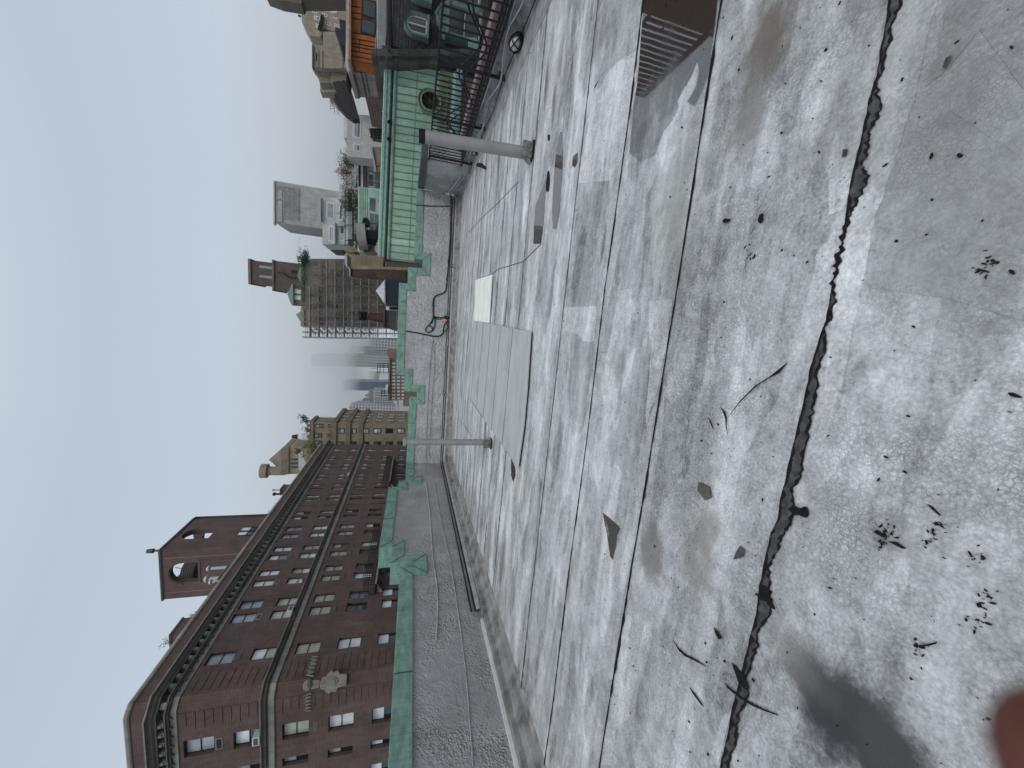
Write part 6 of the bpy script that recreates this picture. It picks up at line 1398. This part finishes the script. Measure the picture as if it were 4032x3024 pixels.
# ---------------------------------------------------------------- white houses left of them
YW = 62
t = bld('white_house', 'white brick house with wide band windows behind the green mansard', 'building', MT['white_brick'], rE, wE, [(735, 1240), (960, 1255), (1300, 1390), (1300, 1760), (735, 1700)], YW, 3)
win(t, rE, wE, (808, 1310, 885, 1500), YW, ('slate', 'grey'), 'white', 'h', e=.12); win(t, rE, wE, (805, 1570, 880, 1645), YW, ('slate', 'grey'), 'white', 'h', e=.12)
part(t, 'roof_storey', MT['concrete_w'], rE, wE, [(700, 1290), (737, 1260), (737, 1500), (705, 1500)], YW+3, 6)
t = bld('white_house', 'second white house, the one with roof garden and dark recess, behind the green mansard', 'building', MT['concrete_w'], rD, wD, [(1300, -50), (1760, -60), (1760, 420), (1330, 410), (1300, 300)], YW+5, 5)
for px in ((1375, 110, 1410, 160), (1378, 240, 1412, 400), (1515, 235, 1585, 375), (1515, 185, 1585, 225)): win(t, rD, wD, px, YW+5, ('grey', 'dark'), 'white', 'v', e=.12)
part(t, 'recess', MT['black'], rD, wD, [(1412, 105), (1440, 105), (1440, 370), (1414, 370)], YW+4.9, .1)
part(t, 'ledge', MT['white'], rD, wD, [(1440, 60), (1465, 60), (1465, 400), (1440, 400)], YW+4.3, 1)
part(t, 'ledge', MT['tan_dark'], rD, wD, [(1482, 110), (1495, 110), (1500, 420), (1484, 420)], YW+4.5, .6)
bld('garden_shed', 'small white roof shed at the top of the roof garden', 'shed', MT['concrete_w'], rD, wD, [(1228, 50), (1300, 70), (1300, 278), (1235, 268)], YW+6, 4)
for k, (px_, lab, mt_, sp) in enumerate((((1275, 60), 'dark green hedge of the roof garden on the white house', 'leaf_d', 0), ((1260, 200), 'dark red leafed shrub on the white house roof', 'leaf_r', 0), ((1640, 320), 'pale green potted tree on the lower terrace of the white house', 'leaf_d', 1), ((1290, 130), 'green shrub between hedge and red shrub on the white roof', 'leaf', 0))):
    q = at(*zm(rD, wD, [px_])[0], y=YW+3); bush(lab, q-Vector((0, 0, .8)), 1.3, .6, .9, 420, .28, mt_, 80+k)
t = thing('lattice_terrace', 'grey glazed terrace lean-to with black frame at the foot of the white house', 'lean-to'); part(t, 'glass', PANES['grey'], rE, wE, [(970, 1400), (1120, 1385), (1120, 1520), (1010, 1500)], 55, 1); g = MB()
for yy in (1400, 1430, 1460, 1490): bar2(rE, wE, (985, yy), (1118, yy+15), 54.9, .06)
for X in (1000, 1040, 1080, 1115): bar2(rE, wE, (X, 1395), (X, 1515), 54.9, .06)
g.build('frame', MT['dark_metal'], t)
t = bld('pale_wall', 'pale grey plastered wall with small pipes just above the green gutter', 'wall', MT['concrete_w'], rE, wE, [(1130, 1125), (1260, 1140), (1260, 1700), (1120, 1700), (1122, 1300)], 39, 1.5)
g = MB(); bar2(rE, wE, (1118, 1212), (1145, 1212), 38.9, .05); bar2(rE, wE, (1115, 1512), (1145, 1512), 38.9, .05); bar2(rE, wE, (1135, 1350), (1135, 1380), 38.9, .03); g.build('pipe_stubs', MT['white'], t)
for k, (X_, Y_) in enumerate(((1195, 1325), (1190, 1510))): bld('roof_light_box', ['right', 'left'][k]+' small black box light on the green gutter', 'lamp', MT['black'], rE, wE, [(X_-18, Y_-18), (X_+18, Y_-22), (X_+18, Y_+22), (X_-18, Y_+18)], YM-.3, .3, 'body')
t = bld('tan_cottage', 'small tan gabled wall with brown panels beside the copper dormer', 'building', MT['tan_brick'], rD, wD, [(1560, -60), (1760, -60), (1760, 90), (1700, 215), (1605, 210)], 46, 3)
part(t, 'verge', MT['grey_ledge'], rD, wD, [(1540, -60), (1562, -60), (1610, 205), (1590, 210)], 45.8, 3.4); part(t, 'panel', MT['brown_stone'], rD, wD, [(1590, 110), (1715, 130), (1715, 150), (1588, 140)], 45.9, .2)
t = thing('pipe_rail', 'brown tubular roof rail standing on the green gutter', 'rail'); g = MB()
for p_, q_ in (((1690, -20), (1690, 220)), ((1690, 220), (1745, 215)), ((1690, 70), (1745, 70)), ((1715, -20), (1715, 220)), ((1690, -20), (1745, -20))): bar2(rD, wD, p_, q_, YM+1.5, .045)
g.build('tubes', plain('brown_pipe', (.11, .075, .06), .6), t)
# --- concrete tower and white boxy house
YG = 96
t = thing('concrete_tower', 'pale windowless concrete tower with a fine square lattice near its top', 'tower')
f_ = face(rD, wD, [(495, 315), (1300, 420), (1300, 800), (1010, 800), (800, 803), (500, 778)], YG)
xa = at(*zm(rD, wD, [(760, 795)])[0], y=YG).x; xb = at(*zm(rD, wD, [(760, 352)])[0], y=YG).x; zt = at(*zm(rD, wD, [(495, 550)])[0], y=YG).z
yb3 = at(*zm(rD, wD, [(800, 893)])[0], x=xa).y
MB().box(xa, xb, YG, yb3, GZ, zt).build('wall', MT['concrete'], t)
zl0 = at(*zm(rD, wD, [(770, 600)])[0], y=YG).z; g = MB(); n1, n2 = 17, 27
for i in range(n1+1): z_ = zl0+(zt-.6-zl0)*i/n1; g.box(xa+.9, xb-.9, YG-.12, YG, z_-.05, z_+.05)
for j in range(n2+1): x_ = xa+.9+(xb-xa-1.8)*j/n2; g.box(x_-.05, x_+.05, YG-.13, YG, zl0, zt-.6)
g.build('lattice', MT['concrete'], t); MB().box(xa+.95, xb-.95, YG-.02, YG+.0, zl0, zt-.6).build('lattice_back', plain('lattice_dark', (.07, .07, .055), .8), t)
for y0, y1 in ((410, 500), (530, 755)): part(t, 'plain_panel', MT['concrete'], rD, wD, [(535, y0), (585, y0), (585, y1), (535, y1)], YG-.2, .2)
part(t, 'corner_rim', MT['concrete_w'], rD, wD, [(487, 312), (500, 312), (503, 785), (487, 785)], YG-.3, 1)
YH = 74
t = bld('white_box_house', 'white boxy concrete house with terraces below the concrete tower', 'building', MT['concrete_w'], rD, wD, [(1003, 490), (1300, 500), (1300, 1000), (1022, 1000), (1022, 770), (1003, 745)], YH, 6)
win(t, rD, wD, (1068, 548, 1148, 722), YH, ('slate', 'slate'), 'white', 'n', e=.15); win(t, rD, wD, (1203, 568, 1268, 735), YH, ('grey', 'bright'), 'white', 'h', e=.15); win(t, rD, wD, (1092, 805, 1150, 968), YH, ('slate', 'mid'), 'white', 'h', e=.15); win(t, rD, wD, (1210, 805, 1262, 965), YH, ('dark', 'mid'), 'white', 'v', e=.15)
for px in ([(1150, 765), (1162, 765), (1162, 1000), (1150, 1000)], [(1188, 775), (1262, 775), (1262, 800), (1190, 800)], [(970, 488), (1003, 488), (1003, 750), (985, 740), (970, 720)]): part(t, 'balcony', MT['grey_ledge'], rD, wD, px, YH-.6, .8)
part(t, 'dark_side_roof', MT['grimy'], rD, wD, [(1022, 1000), (1250, 1000), (1250, 1100), (1145, 1095), (1110, 1070)], YH+6, 3)
bld('terrace_room', 'low grey glazed terrace room on the railing side of the white boxy house', 'building', MT['concrete_w'], rD, wD, [(1212, 345), (1300, 380), (1300, 520), (1190, 510)], YH-4, 4)
# --- terrace with plants and the copper dormer
YT2 = 40
t = thing('terrace_fence', 'black terrace fence with trellis screens and dark hedge above the copper dormer', 'fence'); g = MB()
for X in (1268, 1362): bar2(rD, wD, (X, 410), (X, 1010), YT2, .035)
for yy in (410, 480, 630, 790, 960, 1010): bar2(rD, wD, (1268, yy), (1365, yy), YT2, .03)
g.build('frame', MT['dark_metal'], t)
g = MB()
for k in range(13): yy = 650+k*24; bar2(rD, wD, (1275, yy), (1345, yy), YT2+.1, .015)
for k in range(6): bar2(rD, wD, (1278+k*12, 650), (1278+k*12, 940), YT2+.1, .015)
g.build('trellis', MT['white'], t)
for k, (ya, yb4) in enumerate(((420, 630), (620, 1040))):
    q = at(*zm(rD, wD, [(1375 if k else 1340, (ya+yb4)/2)])[0], y=YT2+.6); bush(['dense dark green hedge at the white house end of the terrace fence', 'low dark green hedge along the foot of the terrace fence'][k], q-Vector((0, 0, .5)), 2.4 if k == 0 else 4.2, .5, .8 if k == 0 else .35, 2600, .16, 'leaf_d', 90+k)
bld('terrace_kerb', 'tan terrace kerb and wall end beside the dark hedge', 'wall', MT['tan_brick'], rD, wD, [(1262, 1010), (1400, 1040), (1400, 1090), (1262, 1075)], YT2+.3, 2)
YC2 = 38
t = bld('copper_dormer', 'light green copper clad dormer with grey window above the mansard gutter', 'dormer', MT['mansard'], rD, wD, [(1410, 372), (1750, 408), (1750, 1040), (1520, 1080), (1405, 1080)], YC2, 3)
g = MB()
for k in range(5): bar2(rD, wD, (1430+k*20, 376+k*2), (1430+k*20, 1078), YC2-.02, .018)
g.build('seams', MT['copper'], t)
win(t, rD, wD, (1525, 495, 1680, 655), YC2, ('grey', 'mid'), MT['copper_pale'], 'h', e=.08); win(t, rD, wD, (1525, 660, 1640, 905), YC2, ('grey', 'grey'), MT['copper_pale'], 'h', e=.08)
t = bld('gable_wall', 'tan brick half gable with round vents beside the copper dormer', 'wall', MT['tan_brick'], rD, wD, [(1655, 745), (1800, 745), (1800, 1140), (1510, 1140), (1475, 1085), (1535, 1070)], YC2-1.2, 1.5)
part(t, 'verge', MT['dark_coping'], rD, wD, [(1630, 740), (1655, 745), (1535, 1075), (1470, 1085), (1460, 1060), (1525, 1050)], YC2-1.35, 1.7)
part(t, 'louvre', MT['black'], rD, wD, [(1635, 920), (1668, 920), (1668, 952), (1635, 952)], YC2-1.25, .1)
for k, (X_, Y_, r_2) in enumerate(((1640, 985, .26), (1645, 1050, .42))):
    q = at(*zm(rD, wD, [(X_, Y_)])[0], y=YC2-1.9); g = MB(); g.tube([(q.x, q.y, q.z), (q.x, q.y+.5, q.z)], [r_2, r_2], 16); o = tag(g.build('exhaust_hood', MT['galv']), ['smaller', 'larger'][k]+' round galvanised exhaust hood on the tan half gable', 'vent')
q = at(*zm(rD, wD, [(1690, 1075)])[0], y=YC2-1.8); tag(MB().tube([(q.x-.2, q.y, q.z), (q.x+.2, q.y, q.z)], [.22, .2], 12).build('motor', MT['black']), 'small black motor under the larger exhaust hood', 'motor')
t = thing('steel_cowl', 'large ribbed stainless steel ventilator drum on the brick house side of the satellite dish', 'vent'); a = at(*zm(rD, wD, [(1408, 920)])[0], y=YC2-1.5); b = at(*zm(rD, wD, [(1508, 920)])[0], y=YC2-1.5)
g = MB(); n_ = 9; pts = []; rr_ = []
for k in range(n_): pts += [b.lerp(a, k/n_), b.lerp(a, (k+.85)/n_)]; rr_ += [1.08, 1.12]
g.tube(pts, rr_, 28); g.build('drum', MT['steel'], t); MB().tube([b-Vector((0, 0, .9)), b], [.6, .6], 12).build('neck', MT['black'], t)
t = thing('satellite_dish', 'black satellite dish on the ridge of the copper dormer', 'satellite dish'); q = at(*zm(rD, wD, [(1500, 765)])[0], y=YC2-1.6)
g = MB(); n_ = Vector((-.35, -.75, .55)).normalized(); u_ = n_.orthogonal().normalized(); v_ = n_.cross(u_); R_ = [[q+n_*(-.12*(1-r*r))+(u_*math.cos(a_/16*6.2832)+v_*math.sin(a_/16*6.2832))*.42*r for a_ in range(16)] for r in (.05, .5, 1)]
for a_, b_ in zip(R_, R_[1:]):
    for k in range(16): g.quad(a_[k], a_[(k+1) % 16], b_[(k+1) % 16], b_[k])
g.build('dish', MT['black'], t); MB().tube([q, q+Vector((.1, .3, -.9))], .03, 5).build('arm', MT['black'], t)
for k, (y0, y1) in enumerate(((385, 500), (505, 630), (635, 745), (830, 940), (950, 1100))):
    px = [(1685 if k else 1690, y0), (1735, y0), (1733, y1), (1680, y1)]; a = at(*zm(rD, wD, [(1706, y0)])[0], y=YM+1.2); b = at(*zm(rD, wD, [(1706, y1)])[0], y=YM+1.2)
    tag(MB().tube([a, b], [.26, .26], 16).build('steel_duct', MT['steel'], bevel=.02), ['first', 'second', 'third', 'fourth', 'fifth'][k]+' shiny steel duct length counted from the railing end, behind the green gutter', 'duct', 'steel duct lengths behind the green gutter')
# ---------------------------------------------------------------- invented rust brown block outside the frame, added for its reflection in the puddle
t = thing('reflection_block', 'invented brown block beyond the top picture edge, added for its puddle reflection', 'building')
MB().box(18, 30, 4, 21.7, GZ, 19).build('wall', plain('rust_brown', (.085, .038, .022), .85, 0, .35, .5), t)
g = MB(); g.box(17.95, 18.1, 21.7, 28.2, 14.15, 14.5); g.box(17.95, 18.05, 21.7, 28.2, 10.3, 10.5)
for k in range(14): g.box(17.95, 18.1, 21.9+k*.47, 22.06+k*.47, 10.3, 14.3)
g.build('reflection_rail', rust, t)

# ---------------------------------------------------------------- the photographer's fingertip at the lens
skin = NM('skin', .55, 0, .4); skin.col(rgb(.13, .04, .028)); skin.b.inputs['Subsurface Weight'].default_value = .3; skin.b.inputs['Subsurface Radius'].default_value = (.01, .003, .002); skin.b.inputs['Subsurface Scale'].default_value = 1
def finger():
    d0 = ray(4275, 2960).normalized(); tip = EYE+d0*.052
    base = EYE+ray(4850, 3560).normalized()*.085; 
    far_ = base+(base-tip)*.9-FW*.01
    bm = bmesh.new(); pts = [tip, tip.lerp(base, .35), tip.lerp(base, .7), base, base.lerp(far_, .5), far_]; rr = [.0062, .0078, .0082, .0086, .0092, .0098]
    vs = [bm.verts.new(p) for p in pts]
    for a, b in zip(vs, vs[1:]): bm.edges.new((a, b))
    hand = far_; sd = RW; palm = far_+(far_-base).normalized()*.035
    vp = bm.verts.new(palm); bm.edges.new((vs[-1], vp)); rr.append(.022)
    wrist = palm+(palm-far_).normalized()*.06; vw = bm.verts.new(wrist); bm.edges.new((vp, vw)); rr.append(.026)
    dn = (base-tip).normalized(); sd = dn.cross(FW).normalized()
    for k, (o, L) in enumerate(((.022, .045), (.042, .043), (.06, .034), (-.03, .05))):
        r0 = palm-sd*o*.8-dn*.012; q1 = r0-dn*L*.6-FW*.012; q2 = q1-dn*L*.3-FW*.025; q3 = q2+dn*.012-FW*.02
        p_ = vp
        for q, r_ in ((r0, .010), (q1, .0088), (q2, .008), (q3, .007)):
            v = bm.verts.new(q); bm.edges.new((p_, v)); p_ = v; rr.append(r_)
    me = bpy.data.meshes.new('person'); bm.to_mesh(me); bm.free()
    o = bpy.data.objects.new('person', me); COL.objects.link(o); me.materials.append(skin.mat)
    sk = o.modifiers.new('skin', 'SKIN'); 
    for v, r_ in zip(me.skin_vertices[0].data, rr): v.radius = (r_, r_)
    me.skin_vertices[0].data[6].use_root = True
    o.modifiers.new('sub', 'SUBSURF').render_levels = 2
    return tag(o, 'blurred reddish fingertip of the photographer at the bottom right corner of the picture', 'person')
finger()
# ---------------------------------------------------------------- air and low cloud
hz = NM('haze', 1); hz.t.nodes.remove(hz.b); pv = hz.n('ShaderNodeVolumePrincipled'); pv.inputs['Density'].default_value = .0002; pv.inputs['Color'].default_value = (1, 1, 1, 1); pv.inputs['Anisotropy'].default_value = .55
hz.t.links.new(pv.outputs[0], hz.t.nodes['Material Output'].inputs['Volume'])
o = MB().box(-1000, 1000, -320, 2650, GZ-2, 118).build('haze', hz.mat); tag(o, kind='stuff')
cl = NM('low_cloud', 1); cl.t.nodes.remove(cl.b); pv = cl.n('ShaderNodeVolumePrincipled'); pv.inputs['Density'].default_value = .008; pv.inputs['Color'].default_value = (1, 1, 1, 1); pv.inputs['Anisotropy'].default_value = .6
cl.t.links.new(pv.outputs[0], cl.t.nodes['Material Output'].inputs['Volume'])
o = MB().box(-1400, 1400, 700, 1500, 120, 300).build('low_cloud', cl.mat); tag(o, kind='stuff')
